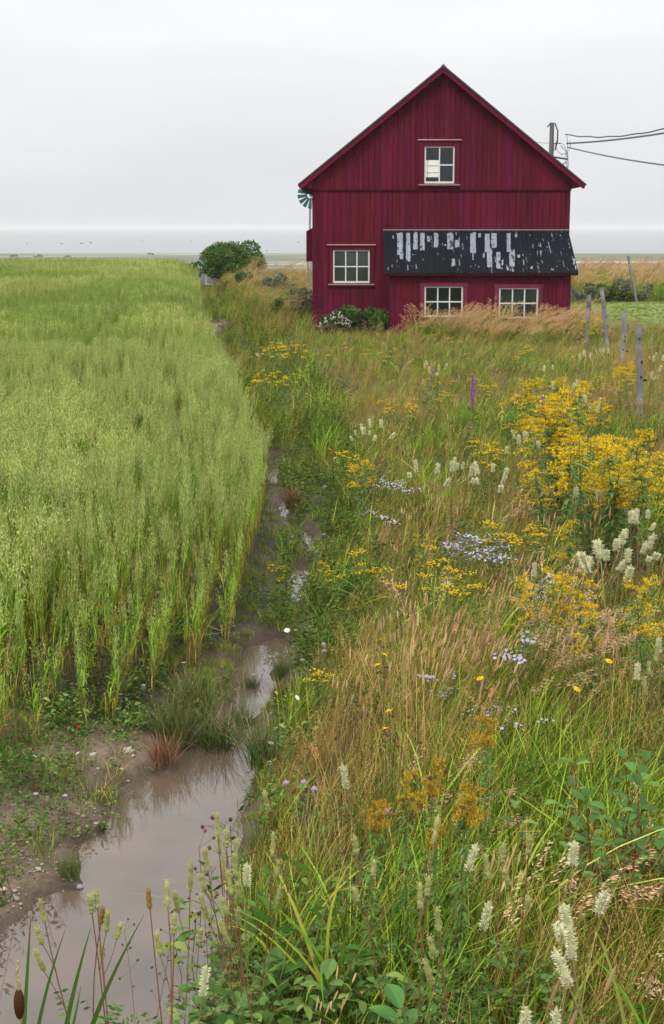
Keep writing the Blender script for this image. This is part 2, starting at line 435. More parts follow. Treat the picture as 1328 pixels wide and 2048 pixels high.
def bpart(mb, name, mat, parent=None, smooth=False):
    o = mb.build(name, mat, None, smooth)
    par = parent or bx0
    o.parent = par
    if par is bx0: o.location = -bx0c          # verts are in world units
    return o
exl, ez = P(602, 371); exr, _ = P(1163, 372)   # eave tips
slL = (za - ez) / (xa - exl); slR = (za - ez) / (exr - xa)
def roof_under(x): return np.where(x < xa, za - (xa - x) * slL, za - (x - xa) * slR)
def boards(mb, x0, x1, zlo, ztop, y, th=.022, seed=1, wmin=.13, wmax=.21, holes=()):
    r = np.random.default_rng(seed); x = x0
    while x < x1 - .02:
        wd = min(r.uniform(wmin, wmax), x1 - x); 
        if x1 - x - wd < .06: wd = x1 - x
        gp = r.uniform(.003, .007); a, bb = x + gp, x + wd - gp
        dy = r.uniform(0, .008)
        c = RED * r.uniform(.78, 1.14) * np.array([1, r.uniform(.75, 1.3), r.uniform(.8, 1.35)])
        segs = [(zlo, None)]
        for (hx0, hx1, hz0, hz1) in holes:
            if bb > hx0 and a < hx1:
                new = []
                for (s0, s1) in segs:
                    new += [(s0, hz0), (hz1, s1)]
                segs = new
        for s0, s1 in segs:
            ta = float(ztop(a)) if s1 is None else s1; tb = float(ztop(bb)) if s1 is None else s1
            if ta - s0 < .02 and tb - s0 < .02: continue
            m_ = [(a, s0), (bb, s0), (bb, tb), (a, ta)]
            if s1 is None and a < xa < bb: m_ = [(a, s0), (bb, s0), (bb, tb), (xa, float(ztop(xa))), (a, ta)]
            mb.prism(m_, y - th - dy, y, c)
        x += wd
# window rectangles on the gable wall, photo px
W1 = (666, 739, 500, 566); W2 = (849, 908, 293, 367); W3 = (849, 925, 573, 634); W4 = (998, 1075, 576, 637)
def rect(Wd, Y):
    x0, z1 = P(Wd[0], Wd[2], Y); x1, z0 = P(Wd[1], Wd[3], Y)
    return x0, x1, z0, z1
r1, r2_, r3_, r4_ = rect(W1, BY), rect(W2, BY), rect(W3, LY), rect(W4, LY)
# solid core of the building, just behind the boards
core = MB()
core.prism([(xl + .03, zg), (xr - .03, zg), (xr - .03, float(roof_under(xr)) - .06), (xa, za - .08), (xl + .03, float(roof_under(xl)) - .06)], BY + .06, BY + 9.0, RED * .5)
bpart(core, 'wall', M_red)
mb = MB(); boards(mb, xl, xr, zg, lambda x: zled + .02, BY, seed=3, holes=(r1,))
boards(mb, xl - .015, xr + .015, zled, lambda x: roof_under(x) - .02, BY - .035, seed=5, holes=(r2_,))
mb.box(xl, xr, BY, BY + .055, zg, r1[2] - .1, RED * .25)
mb.box(xl, r1[0], BY, BY + .055, r1[2] - .1, r1[3] + .1, RED * .25); mb.box(r1[1], xr, BY, BY + .055, r1[2] - .1, r1[3] + .1, RED * .25)
mb.box(xl, xr, BY, BY + .055, r1[3] + .1, zled, RED * .25)
bpart(mb, 'board_siding', M_red)
# side siding (left and right walls) as boards too
r = np.random.default_rng(9)
for sx, sgn in ((xl, -1), (xr, 1)):
    y = BY + .002; mb = MB()
    while y < BY + 9:
        wd = r.uniform(.14, .2); c = RED * r.uniform(.85, 1.15)
        x0, x1 = (sx, sx + .028) if sgn < 0 else (sx - .028, sx)
        mb.box(x0, x1, y, min(y + wd - .006, BY + 9), zg, float(roof_under(sx)) - .05, c); y += wd
    bpart(mb, 'side_siding', M_red)
# corner boards and the drip ledge
mb = MB()
c0 = RED * .9
mb.box(xl - .004, xl + .12, BY - .034, BY - .023, zg, zled - .01, c0); bpart(mb, 'corner_board', M_red); mb = MB(); mb.box(xr - .10, xr + .004, BY - .034, BY - .031, zg + .0, zled - .01, c0)
bpart(mb, 'corner_board', M_red)
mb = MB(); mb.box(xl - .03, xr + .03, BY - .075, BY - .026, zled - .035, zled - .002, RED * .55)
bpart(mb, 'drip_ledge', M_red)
# roof sheets and rake boards
mb = MB()
for sgn, ex in ((-1, exl), (1, exr)):
    ex2 = ex + sgn * .09
    sl_ = slL if sgn < 0 else slR
    z2 = za + .06 - abs(ex2 - xa) * sl_
    mb.prism([(xa, za + .06), (ex2, z2), (ex2, z2 + .045), (xa, za + .115)], BY - .36, BY + 9.3, (.05, .055, .06))
mb.prism([(xa - .10, za + .04), (xa, za + .115), (xa + .10, za + .04), (xa, za + .15)], BY - .345, BY + 9.31, (.10, .105, .11))
rf = bpart(mb, 'roof', M_roofdark)
mb = MB()
for sgn, ex in ((-1, exl), (1, exr)):
    sl_ = slL if sgn < 0 else slR
    ex2 = ex + sgn * .05; z2 = za + .058 - abs(ex2 - xa) * sl_
    mb.prism([(xa, za + .058), (ex2, z2), (ex2, z2 - .10), (ex2 - sgn * .06, z2 - .125), (xa, za - .105)], BY - .33, BY - .30, TRIM * 1.15)
bpart(mb, 'rake_board', M_red)
mb = MB()
for sgn, ex in ((-1, exl), (1, exr)):
    sl_ = slL if sgn < 0 else slR
    z2 = za + .05 - abs(ex - xa) * sl_
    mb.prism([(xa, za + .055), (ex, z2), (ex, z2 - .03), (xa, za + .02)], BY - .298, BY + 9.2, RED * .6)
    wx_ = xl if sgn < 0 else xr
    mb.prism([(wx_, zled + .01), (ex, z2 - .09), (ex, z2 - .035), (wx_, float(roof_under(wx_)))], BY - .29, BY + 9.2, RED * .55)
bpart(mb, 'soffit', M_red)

# glass
def glassmat(name, c):
    m, n, b = newmat(name); L = n.links.new
    g = N(n, 'ShaderNodeTexCoord'); nn = N(n, 'ShaderNodeTexNoise'); nn.inputs['Scale'].default_value = 1.7; nn.inputs['Detail'].default_value = 4
    L(g.outputs['Object'], nn.inputs[0])
    rr = N(n, 'ShaderNodeValToRGB'); rr.color_ramp.elements[0].position = .35; rr.color_ramp.elements[1].position = .7
    rr.color_ramp.elements[0].color = (c[0], c[1], c[2], 1); rr.color_ramp.elements[1].color = (c[0] * 2.6, c[1] * 2.3, c[2] * 2.1, 1)
    L(nn.outputs[0], rr.inputs[0]); L(rr.outputs[0], b.inputs['Base Color'])
    b.inputs['Roughness'].default_value = .06; b.inputs['Specular IOR Level'].default_value = .6
    bp = N(n, 'ShaderNodeBump'); bp.inputs['Strength'].default_value = .008; L(nn.outputs[0], bp.inputs['Height']); L(bp.outputs[0], b.inputs['Normal'])
    return m
M_glass = glassmat('old_window_glass', (.012, .022, .020))
M_glass_d = glassmat('dark_window_glass', (.003, .008, .010))
WHITE = np.array([.62, .62, .58])
def window(R4, Y, cols, name_lab, casing, glass, parent=None, ledge=True, pane_daylight=False):
    x0, x1, z0, z1 = R4
    ccol = TRIM if ledge else np.array([.150, .022, .052])
    lx, rx, tz, bz = casing
    fr = MB()      # casing boards
    yf = Y - .065
    fr.box(x0 - lx, x0 - .003, yf, Y + .03, z0 - .02, z1 + .003, ccol); fr.box(x1 + .003, x1 + rx, yf, Y + .03, z0 - .02, z1 + .003, ccol * .95)
    fr.box(x0 - lx - .02, x1 + rx + .02, yf - .004, Y + .03, z1 + .006, z1 + tz, ccol * 1.08)
    win = bpart(fr, 'window', M_red, parent)
    tag(win, name_lab)
    if ledge:
        m1 = MB(); m1.box(x0 - lx - .05, x1 + rx + .05, yf - .06, Y + .02, z1 + tz + .002, z1 + tz + .034, PALE)
        sub = m1.build('drip_cap', M_red, win)
        m1 = MB(); m1.box(x0 - lx - .02, x1 + rx + .02, yf - .05, Y + .02, z0 - .06, z0 - .024, PALE * .75)
        m1.box(x0 - lx + .01, x1 + rx - .01, yf - .01, Y + .02, z0 - bz, z0 - .063, ccol * .8)
        m1.build('sill', M_red, win)
    m2 = MB(); t = .045; ys = Y - .028
    m2.box(x0, x0 + t, ys, Y + .02, z0, z1, WHITE); m2.box(x1 - t, x1, ys, Y + .02, z0, z1, WHITE)
    m2.box(x0 + t, x1 - t, ys, Y + .02, z1 - t * .8, z1, WHITE * .9); m2.box(x0 + t, x1 - t, ys, Y + .02, z0, z0 + t * 1.3, WHITE * .95)
    nx = cols; wi_ = (x1 - x0 - 2 * t)
    for k in range(1, nx):
        xx = x0 + t + wi_ * k / nx
        m2.box(xx - .018, xx + .018, ys + .006, Y + .015, z0 + t * 1.3, z1 - t * .8, WHITE)
    zm = (z0 + z1) / 2
    xs_ = [x0 + t] + [x0 + t + wi_ * k / nx for k in range(1, nx)] + [x1 - t]
    for k in range(nx):
        a_ = xs_[k] + (.019 if k else 0); b_ = xs_[k + 1] - (.019 if k < nx - 1 else 0)
        m2.box(a_, b_, ys + .008, Y + .015, zm - .019, zm + .019, WHITE)
    m2.build('sash', M_white, win)
    m3 = MB()
    m3.box(x0 + .01, x1 - .01, Y + .005, Y + .012, z0 + .01, z1 - .01, (.02, .03, .03))
    m3.build('pane', glass, win)
    if pane_daylight:
        a_ = x0 + t; b_ = xs_[1] - .018
        zb = z0 + t * 1.3; hh = (z1 - z0)
        m4 = MB()  # pale sheets stand in for daylight seen through from a window behind
        m4.box(a_, b_, Y - .004, Y + .003, z0 + hh * .17, z0 + hh * .28, WHITE * 1.15)
        m4.box(a_, b_, Y - .004, Y + .003, z0 + hh * .295, zm - .02, WHITE * 1.2)
        m4.box(a_, a_ + .05, Y - .0035, Y + .0035, zm + .02, zm + hh * .13, WHITE * 1.2)
        m4.box(a_ + .065, b_, Y - .004, Y + .003, zm + .02, zm + hh * .13, WHITE * 1.2)
        m4.box(a_ + .052, a_ + .063, Y - .008, Y - .005, z0 + hh * .17, zm - .02, (.05, .08, .08))
        m4.build('daylight_panel', M_white, win)
    return win
mpx = BY / F
window(r1, BY, 3, 'ground floor window with six green-tinted panes', (8.5 * mpx, 8.5 * mpx, 9 * mpx, .13), M_glass)
window((r2_[0], r2_[1], r2_[2], r2_[3]), BY - .035, 2, 'small attic window with four panes, the lower left one pale', (10 * mpx, 10 * mpx, 11 * mpx, .12), M_glass_d, pane_daylight=True)

# lean-to
lxl, _ = P(779, 560, LY); lxr, _ = P(1142, 560, LY)
_, lz_eave = P(900, 546, LY - .25); _, lz_top = P(900, 462, BY)
lw = MB()
ztl = lz_eave + .06
for (R4) in (0,):
    pass
boards(lw, lxl, lxr, zg - .2, lambda x: ztl, LY, seed=21, wmin=.12, wmax=.19, holes=(r3_, r4_))
lw.box(lxl, r3_[0], LY, LY + .05, zg - .2, ztl, RED * .25); lw.box(r3_[1], r4_[0], LY, LY + .05, zg - .2, ztl, RED * .25); lw.box(r4_[1], lxr, LY, LY + .05, zg - .2, ztl, RED * .25)
for r_ in (r3_, r4_):
    lw.box(r_[0], r_[1], LY, LY + .05, zg - .2, r_[2], RED * .25); lw.box(r_[0], r_[1], LY, LY + .05, r_[3], ztl, RED * .25)
    lw.box(r_[0], r_[1], LY + .05, LY + .06, r_[2], r_[3], RED * .1)
# side walls of the lean-to follow the roof slope
slp = (lz_top - lz_eave) / (BY - LY + .25)
for sx, sg in ((lxl, 1), (lxr, -1)):
    y = LY + .0; r = np.random.default_rng(33)
    while y < BY - .08:
        wd = r.uniform(.14, .19); y1 = min(y + wd - .006, BY - .07)
        zt0 = lz_eave + slp * (y - LY + .25) - .04; zt1 = lz_eave + slp * (y1 - LY + .25) - .04
        xa_, xb_ = (sx, sx + .03) if sg > 0 else (sx - .03, sx)
        c = RED * r.uniform(.8, 1.1)
        v = [(xa_, y, zg), (xb_, y, zg), (xb_, y1, zg), (xa_, y1, zg), (xa_, y, zt0), (xb_, y, zt0), (xb_, y1, zt1), (xa_, y1, zt1)]
        lw.add(v, [(0, 3, 2, 1), (4, 5, 6, 7), (0, 1, 5, 4), (1, 2, 6, 5), (2, 3, 7, 6), (3, 0, 4, 7)], c); y += wd
leanto = bpart(lw, 'lean_to', M_red)
tag(leanto, 'low red lean-to with a patchy black tin roof')
window(r3_, LY, 3, 'lean-to window half hidden by tall grass', (8 * mpx, 8 * mpx, 7 * mpx, .1), M_glass_d, ledge=False)
window(r4_, LY, 3, 'right-hand lean-to window above the pale grass plumes', (8 * mpx, 8 * mpx, 7 * mpx, .1), M_glass, ledge=False)
# lean-to roof, tin sheet with ribs and worn patches
RTL, RTR = P(767, 462, BY - .04)[0], P(1137, 462, BY - .04)[0]
RBL, RBR = P(769, 545, LY - .25)[0], P(1157, 547, LY - .25)[0]
NU, NV = 560, 130
U, V = np.meshgrid(np.linspace(0, 1, NU), np.linspace(0, 1, NV))
RX = (RTL * (1 - V) + RBL * V) * (1 - U) + (RTR * (1 - V) + RBR * V) * U
RY = (BY - .04) * (1 - V) + (LY - .25) * V
RZ = lz_top * (1 - V) + lz_eave * V
NRIB = 37
ph = (U * NRIB) % 1
RZ = RZ + .018 * np.exp(-((ph - .5) / .09) ** 2) + (fbm(U * 30, V * 6, 3, 70) - .5) * .02
patch = [(455,482,712,800),(465,484,790,822),(490,512,712,832),(518,540,712,780),(545,568,712,785),(572,590,728,750),(598,622,715,775),(650,680,715,780),(680,704,745,776),(696,704,725,775),(668,688,815,845),(740,768,715,795),(772,788,715,733),(797,822,715,790),(806,832,780,850),(822,850,715,775),(842,864,790,855),(883,904,715,790),(893,920,780,850),(914,930,716,736),(436,448,722,740),(704,712,797,822),(790,803,792,812),(862,875,820,842),(884,900,845,860),(905,914,846,864),(925,940,800,812),(945,953,798,806),(984,992,756,775),(1008,1022,752,768),(1038,1052,765,776),(1002,1010,786,806),(1014,1024,788,810),(948,956,822,838),(960,968,842,856),(975,990,844,858),(1040,1048,770,776),(1060,1068,782,792),(1078,1084,796,806),(1142,1156,812,838),(1150,1160,842,860),(980,986,745,752),(1058,1066,742,748),(1118,1124,790,800),(895,905,855,862),(770,782,842,852),(740,750,842,852),(848,856,795,815),(640,652,757,770),(630,640,755,768),(750,758,800,820),(528,536,840,858),(500,506,842,856),(418,426,845,858),(455,462,845,856)]
PX = 767 + 2 * V + U * ((1137 + 20 * V) - (767 + 2 * V)); PY = 462 + 84 * V
CX, CY = (PX - 560) * 1.953, (PY - 100) * 1.953
wob = (fbm(U * 200, V * 50, 6, 80) - .5) * 12
mask = np.zeros_like(U)
for (a0, a1, b0, b1) in patch:
    cxm, hw, cym, hh = (a0 + a1) / 2, (a1 - a0) / 2, (b0 + b1) / 2, (b1 - b0) / 2
    d = np.maximum(np.abs(CX - cxm) - hw + 3.0 + wob * .3, np.abs(CY - cym) - hh + wob * 1.1 + 1)
    mask = np.maximum(mask, (d < 0).astype(float))
spk = (fbm(U * 300, V * 70, 5, 90) > .78) & (fbm(U * 20, V * 8, 3, 95) > .45)
rl = (np.abs(ph - .5) < .08) & (fbm(U * 300, V * 40, 7, 97) > .69)
mask = np.maximum(mask, (spk | rl).astype(float) * .8)
mask[(fbm(U * 260, V * 60, 4, 91) < .33)] *= .15
mask[:2] = .5
bk = np.array([.008, .0095, .013]) * (1 + .5 * fbm(U * 60, V * 8, 4, 99)[..., None])
gr = np.array([.22, .24, .285]) * (.85 + .3 * fbm(U * 90, V * 20, 4, 101)[..., None])
rc = bk * (1 - mask[..., None]) + gr * mask[..., None]
ri = np.arange(NU * NV).reshape(NV, NU)
mb = MB(); mb.add(np.stack([RX, RY, RZ], -1).reshape(-1, 3), np.stack([ri[:-1, :-1], ri[1:, :-1], ri[1:, 1:], ri[:-1, 1:]], -1).reshape(-1, 4), rc.reshape(-1, 3))
mb.add(np.stack([RX, RY, RZ - .02], -1)[[0, -1]][:, [0, -1]].reshape(-1, 3), [(0, 1, 3, 2)], (.02, .02, .02))
M_tin = colmat('worn_tin', .85, .04, 0, 0, 0, .15, 6, 0, perobj=False)
o = mb.build('tin_roof', M_tin, leanto)
mb = MB()
mb.box(RBL + .01, RBR - .01, LY - .24, LY - .215, lz_eave - .075, lz_eave - .012, RED * .45)
mb.build('fascia', M_red, leanto)
mb = MB()
mb.add([(RTL, BY - .045, lz_top + .0), (RTR, BY - .045, lz_top + .0), (RTR, BY - .045, lz_top + .05), (RTL, BY - .045, lz_top + .05)], [(0, 1, 2, 3)], (.2, .2, .19))
mb.box(RTL - .01, RTR + .01, BY - .10, BY - .036, lz_top + .022, lz_top + .05, (.22, .21, .20))
mb.build('flashing', M_metal, leanto)
# bay on the left wall
mb = MB()
bxa, bz1 = P(612.5, 459, BY + 3); _, bz0 = P(612.5, 523, BY + 3)
mb.prism([(bxa, bz0), (xl + .01, bz0), (xl + .01, bz1 + .08), (bxa, bz1 - .06)], BY + 3, BY + 4.2, RED * .95)
bay = bpart(mb, 'side_bay', M_red)
mb = MB(); mb.box(bxa + .01, bxa + .05, BY + 3.0, BY + 3.06, bz0 - .35, bz0, (.4, .4, .38)); mb.box(bxa + .10, bxa + .24, BY + 3.0, BY + 3.06, bz0 - .22, bz0, (.45, .45, .44))
mb.build('bay_bracket', M_wood, bay)

# ---------------------------------------------------------------- ornamental windmill behind the barn's left corner
wy_ = BY + 10.5; wxc, wzc = P(622, 390, wy_)
wr = empty('windmill', (wxc, wy_, float(height(wxc, wy_))))
tag(wr, 'small grey bladed windmill peeping out behind the left edge of the red barn', 'windmill')
zb = wr.location.z
mb = MB()
for k, a in enumerate((0.35, 2.4, 4.5)):
    mb.tube([(.22 * math.cos(a), .22 * math.sin(a), 0), (.05 * math.cos(a), .05 * math.sin(a), wzc - zb - .1)], .02, (.22, .24, .24))
for h in (1.0, 2.0, 3.0):
    q = .22 - .17 * h / (wzc - zb)
    pts = [(q * math.cos(a), q * math.sin(a), h) for a in (0.35, 2.4, 4.5, 0.35)]
    mb.tube(pts, .01, (.22, .24, .24), 4)
mb.build('tower', M_metal, wr)
mb = MB(); mb.blob((0, -.12, wzc - zb), (.07, .06, .07), (.16, .22, .22), 10, 6); mb.build('hub', M_metal, wr, True)
for k in range(14):
    a = 2 * math.pi * (k + .3) / 14
    ca, sa = math.cos(a), math.sin(a); tx, tz = -sa, ca
    i0, i1, w0, w1 = .14, .50, .035, .075
    v = [(ca * i0 - tx * w0, -.13, sa * i0 - tz * w0), (ca * i0 + tx * w0, -.10, sa * i0 + tz * w0), (ca * i1 + tx * w1, -.09, sa * i1 + tz * w1), (ca * i1 - tx * w1, -.15, sa * i1 - tz * w1)]
    v = [(x, y, z + wzc - zb) for x, y, z in v]; v2 = [(x, y + .006, z) for x, y, z in v]
    mb = MB().add(v + v2, [(0, 1, 2, 3), (7, 6, 5, 4), (0, 4, 5, 1), (1, 5, 6, 2), (2, 6, 7, 3), (3, 7, 4, 0)], (.085, .20, .19))
    mb.build('blade', M_metal, wr)
mb = MB(); mb.add([(0, .1, wzc - zb - .02), (0, .6, wzc - zb - .15), (0, .6, wzc - zb + .15), (.01, .1, wzc - zb - .02), (.01, .6, wzc - zb - .15), (.01, .6, wzc - zb + .15)], [(0, 1, 2), (3, 5, 4), (0, 3, 4), (0, 4, 1), (1, 4, 5), (1, 5, 2)], (.2, .24, .24)); mb.build('tail_vane', M_metal, wr)

# ---------------------------------------------------------------- utility pole and cables
py_ = BY + 6.5
pxx, pzt = P(1104, 247, py_)
up = empty('utility_pole', (pxx, py_, float(height(pxx, py_))))
tag(up, 'grey wooden utility pole with looped wires rising behind the right roof slope', 'pole')
zb = up.location.z; H = pzt - zb
mb = MB(); mb.tube([(0.02, 0, 0), (0, 0, H * .5), (0, 0, H)], [.10, .085, .075], (.16, .155, .15), 10); mb.build('post', M_wood, up, True)
mb = MB(); mb.tube([(-.16, -.02, H - .12), (-.05, -.03, H + .02), (.10, -.03, H - .0), (.2, -.03, H - .25), (.2, -.03, H - .6), (.12, -.03, H - .9)], .028, (.10, .10, .10), 6)
mb.build('weatherhead', M_metal, up, True)
r = np.random.default_rng(4)
mb = MB()
for k in range(7):
    a0 = r.uniform(0, 6.28); cx_, cz_ = r.uniform(.1, .45), H - r.uniform(.55, 1.5); ra = r.uniform(.14, .34)
    th = np.linspace(a0, a0 + r.uniform(3.2, 5.4), 14)
    mb.tube(np.stack([cx_ + ra * .8 * np.cos(th), -.14 + .04 * np.sin(3 * th), cz_ + ra * np.sin(th)], 1), .009, (.05, .055, .06), 5)
mb.tube([(.05, -.1, H - .2), (.06, -.12, H - .9), (.02, -.12, H - 2.2)], .012, (.05, .05, .06), 5)
mb.tube([(.3, -.13, H - .75), (.55, -.13, H - 1.0), (.58, -.13, H - 1.4), (.45, -.13, H - 1.75)], .011, (.05, .055, .06), 5)
mb.tube([(.50, -.13, H - .40), (.55, -.13, H - .8), (.5, -.13, H - 1.3), (.2, -.13, H - 1.5)], .009, (.05, .055, .06), 5)
mb.build('wire_loops', M_cable, up, True)
mb = MB(); mb.tube([(.06, -.05, H - 1.12), (.55, -.15, H - 1.20)], .035, (.06, .065, .07), 6)
mb.tube([(.06, -.05, H - .68), (.3, -.1, H - .66)], .02, (.06, .065, .07), 6)
mb.tube([(.38, -.1, H - 1.42), (.38, -.1, H - 1.66)], .03, (.10, .10, .11), 6)
mb.build('insulator', M_cable, up, True)
def cable(name, p0, p1, sag, rad, lab, twist=0, bumps=0.0):
    t = np.linspace(0, 1, 60)[:, None]
    p = np.array(p0) * (1 - t) + np.array(p1) * t
    p[:, 2] -= sag * 4 * (t * (1 - t))[:, 0]
    if bumps: p[:, 2] += bumps * np.sin(t[:, 0] * 40) * (1 - .5 * t[:, 0])
    root = np.array(p0)
    mb = MB()
    if twist:
        q = np.linspace(0, 1, 400)
        pp = np.stack([np.interp(q, t[:, 0], p[:, i]) for i in range(3)], 1)
        for ph_ in (0, math.pi):
            off = np.stack([0 * q, np.cos(q * twist + ph_) * rad * 1.4, np.sin(q * twist + ph_) * rad * 1.4], 1)
            mb.tube(pp + off - root, rad, (.045, .05, .055), 4)
    else: mb.tube(p - root, rad, (.045, .05, .055), 5)
    o = mb.build(name, M_cable, loc=tuple(root), smooth=True); tag(o, lab, 'cable', 'overhead cables at the utility pole')
def Pt(px, py, Y): x, z = P(px, py, Y); return (x, Y, z)
cable('cable', Pt(1131, 269, py_), Pt(1470, 215, 34), .30, .020, 'thick black cable, topmost of those running right from the utility pole', 0, .012)
cable('cable', Pt(1133, 287, py_), Pt(1470, 240, 38), .10, .014, 'thin twisted cable in the middle of the three right of the utility pole', 300)
cable('cable', Pt(1134, 294, py_), Pt(1470, 345, 34), .10, .011, 'twisted cable sloping down to the right, lowest at the utility pole', 260)
cable('cable', Pt(1060, 283, py_ + .5), Pt(1103, 286, py_), .02, .007, 'very thin wire between the roof slope and the utility pole')

# ---------------------------------------------------------------- fence posts
def post(px0, py0, px1, py1, Y, wid, lab, seed, ins=()):
    r = np.random.default_rng(seed)
    x0, z0 = P(px0, py0, Y); x1, z1 = P(px1, py1, Y)
    gz = float(height(x1, Y)); base = np.array([x1, Y, gz])
    d = np.array([x0 - x1, 0, z0 - z1]); x_at = x1 + (gz - z1) * d[0] / d[2]
    K = 14; t = np.linspace(0, 1, K)
    pts = np.stack([(x_at - .0) * (1 - t) + x0 * t - x1, np.zeros(K) + .01 * np.sin(t * 5), (z0 - gz) * t], 1)
    pts[:, 0] += .008 * np.sin(t * 9 + seed)
    rad = wid * (1.05 - .12 * t) * (1 + .08 * r.standard_normal(K)) ; rad[-1] *= .85
    c = np.array([.22, .215, .21]) * (1 + .18 * r.standard_normal((K, 1)))
    root = empty('fence_post', base); tag(root, lab, 'fence post', 'weathered fence posts right of the barn')
    mb = MB(); mb.tube(pts, rad, c, 9)
    for k in range(3): 
        i = r.integers(4, K - 2); mb.blob(pts[i] + np.array([r.uniform(-.3, .6) * wid, -wid * .9, 0]), (.018, .012, .025), (.04, .035, .03), 6, 4)
    mb.build('post', M_wood, root, True)
    for (ix, iy) in ins:
        x, z = P(ix, iy, Y); mb = MB(); mb.tube([(x - x1 - .03, 0, z - gz), (x - x1 + .04, 0, z - gz)], .022, (.02, .02, .02), 6); mb.build('insulator', M_cable, root)
    return root
YP = [39.5, 37.5, 31.5, 22.0, 62.0]
post(1179, 590, 1172, 680, 39.5, .062, 'short grey fence post nearest the barn, leaning slightly right', 1)
post(1204, 576, 1214, 688, 37.5, .058, 'thin grey fence post leaning left, second from the barn', 2, [(1214, 653)])
post(1251, 620, 1244, 716, 31.5, .058, 'grey fence post rising behind the orange goldenrod, third from the barn', 3, [(1252, 702)])
post(1278, 647, 1280, 843, 22.0, .052, 'tall weathered fence post with black insulators above the big goldenrod clump', 4, [(1288, 760), (1290, 837)])
post(1256, 512, 1270, 588, 62.0, .06, 'dark leaning post in the tall grass beyond the mown lawn', 5)

# little rail fence by the far tree
fx, fy = on_z(412, 561, 0); fr_ = empty('rail_fence', (fx, fy, float(height(fx, fy))))
tag(fr_, 'short grey post and rail at the field corner below the rowan tree', 'fence')
mb = MB(); mb.tube([(0, 0, 0), (0, 0, .95)], .07, (.32, .32, .31), 8); mb.build('post', M_wood, fr_)
mb = MB(); mb.tube([(.95, 0, 0), (.95, 0, .6)], .05, (.30, .30, .29), 8); mb.build('post', M_wood, fr_)
mb = MB(); mb.tube([(-.1, -.1, .42), (1.2, -.1, .45)], .045, (.34, .34, .33), 8); mb.build('rail', M_wood, fr_)

# ---------------------------------------------------------------- trees and shrubs
def crown(mb, blobs, n, size, cols, r, up=.3):
    tot = sum(b[3] ** 2 for b in blobs)
    for (x, y, z, rad) in blobs:
        k = int(n * rad ** 2 / tot)
        d = r.normal(size=(k, 3)); d /= np.linalg.norm(d, axis=1, keepdims=True)
        rr_ = rad * r.uniform(.55, 1.08, (k, 1)) ** .6
        Pp = np.array([x, y, z]) + d * rr_ * np.array([1, 1, .85])
        A = d + r.normal(size=(k, 3)) * .8 + np.array([0, 0, up])
        c = cols[r.integers(0, len(cols), k)] * r.uniform(.7, 1.3, (k, 1))
        mb.diamonds(Pp, A, r.uniform(.7, 1.3, k) * size, r.uniform(.7, 1.3, k) * size * .55, c, r)
def shrub(name, loc, wd, ht, n, size, cols, lab, cat, seed, trunk_h=.25, berries=0, group=None, extra=None, nb=16):
    r = np.random.default_rng(seed)
    root = empty(name, loc); tag(root, lab, cat, group)
    bl = []
    for k in range(nb):
        a = r.uniform(0, 6.28); q = math.sqrt(r.random()) * .38
        zz = ht * (trunk_h + (1 - trunk_h) * r.uniform(.15, .78) * (1 - 1.3 * q * q))
        bl.append((math.cos(a) * q * wd, math.sin(a) * q * wd, zz, r.uniform(.12, .2) * min(wd, ht * 1.2)))
    mb = MB()
    for k in range(6):
        b = bl[k]; mb.tube([(0.02 * k, 0, 0), (b[0] * .3, b[1] * .3, ht * .25), (b[0] * .8, b[1] * .8, b[2] * .8), (b[0], b[1], b[2])], np.array([.03, .024, .014, .006]) * ht * .6, (.12, .10, .08), 6)
    mb.build('trunk', M_bark, root, True)
    mb = MB(); crown(mb, bl, n, size, np.array(cols), r); mb.build('crown', M_leaf, root)
    if berries:
        mb = MB()
        for k in range(berries):
            b = bl[r.integers(0, nb)]; d = r.normal(size=3); d /= np.linalg.norm(d); d[1] = -abs(d[1])
            c_ = np.array(b[:3]) + d * b[3] * .98
            for q in range(8): mb.blob(c_ + r.normal(size=3) * .05, .028, (.45, .09, .03), 5, 3)
        mb.build('berries', M_petal, root)
    return root
tx, ty = on_z(455, 553, 0)
shrub('rowan_tree', (tx, ty, float(height(tx, ty)) - .1), 5.7, 2.8, 17000, .17, [(.065, .14, .020), (.10, .19, .032), (.045, .095, .016)], 'round dark green rowan tree with orange berries at the end of the ditch', 'tree', 11, .0, 34, nb=42)
GRN = [(.10, .15, .035), (.14, .18, .045), (.07, .12, .03)]
YGR = [(.18, .21, .05), (.13, .17, .04), (.24, .24, .07)]
GREY = [(.17, .19, .11), (.13, .16, .08), (.2, .2, .12)]
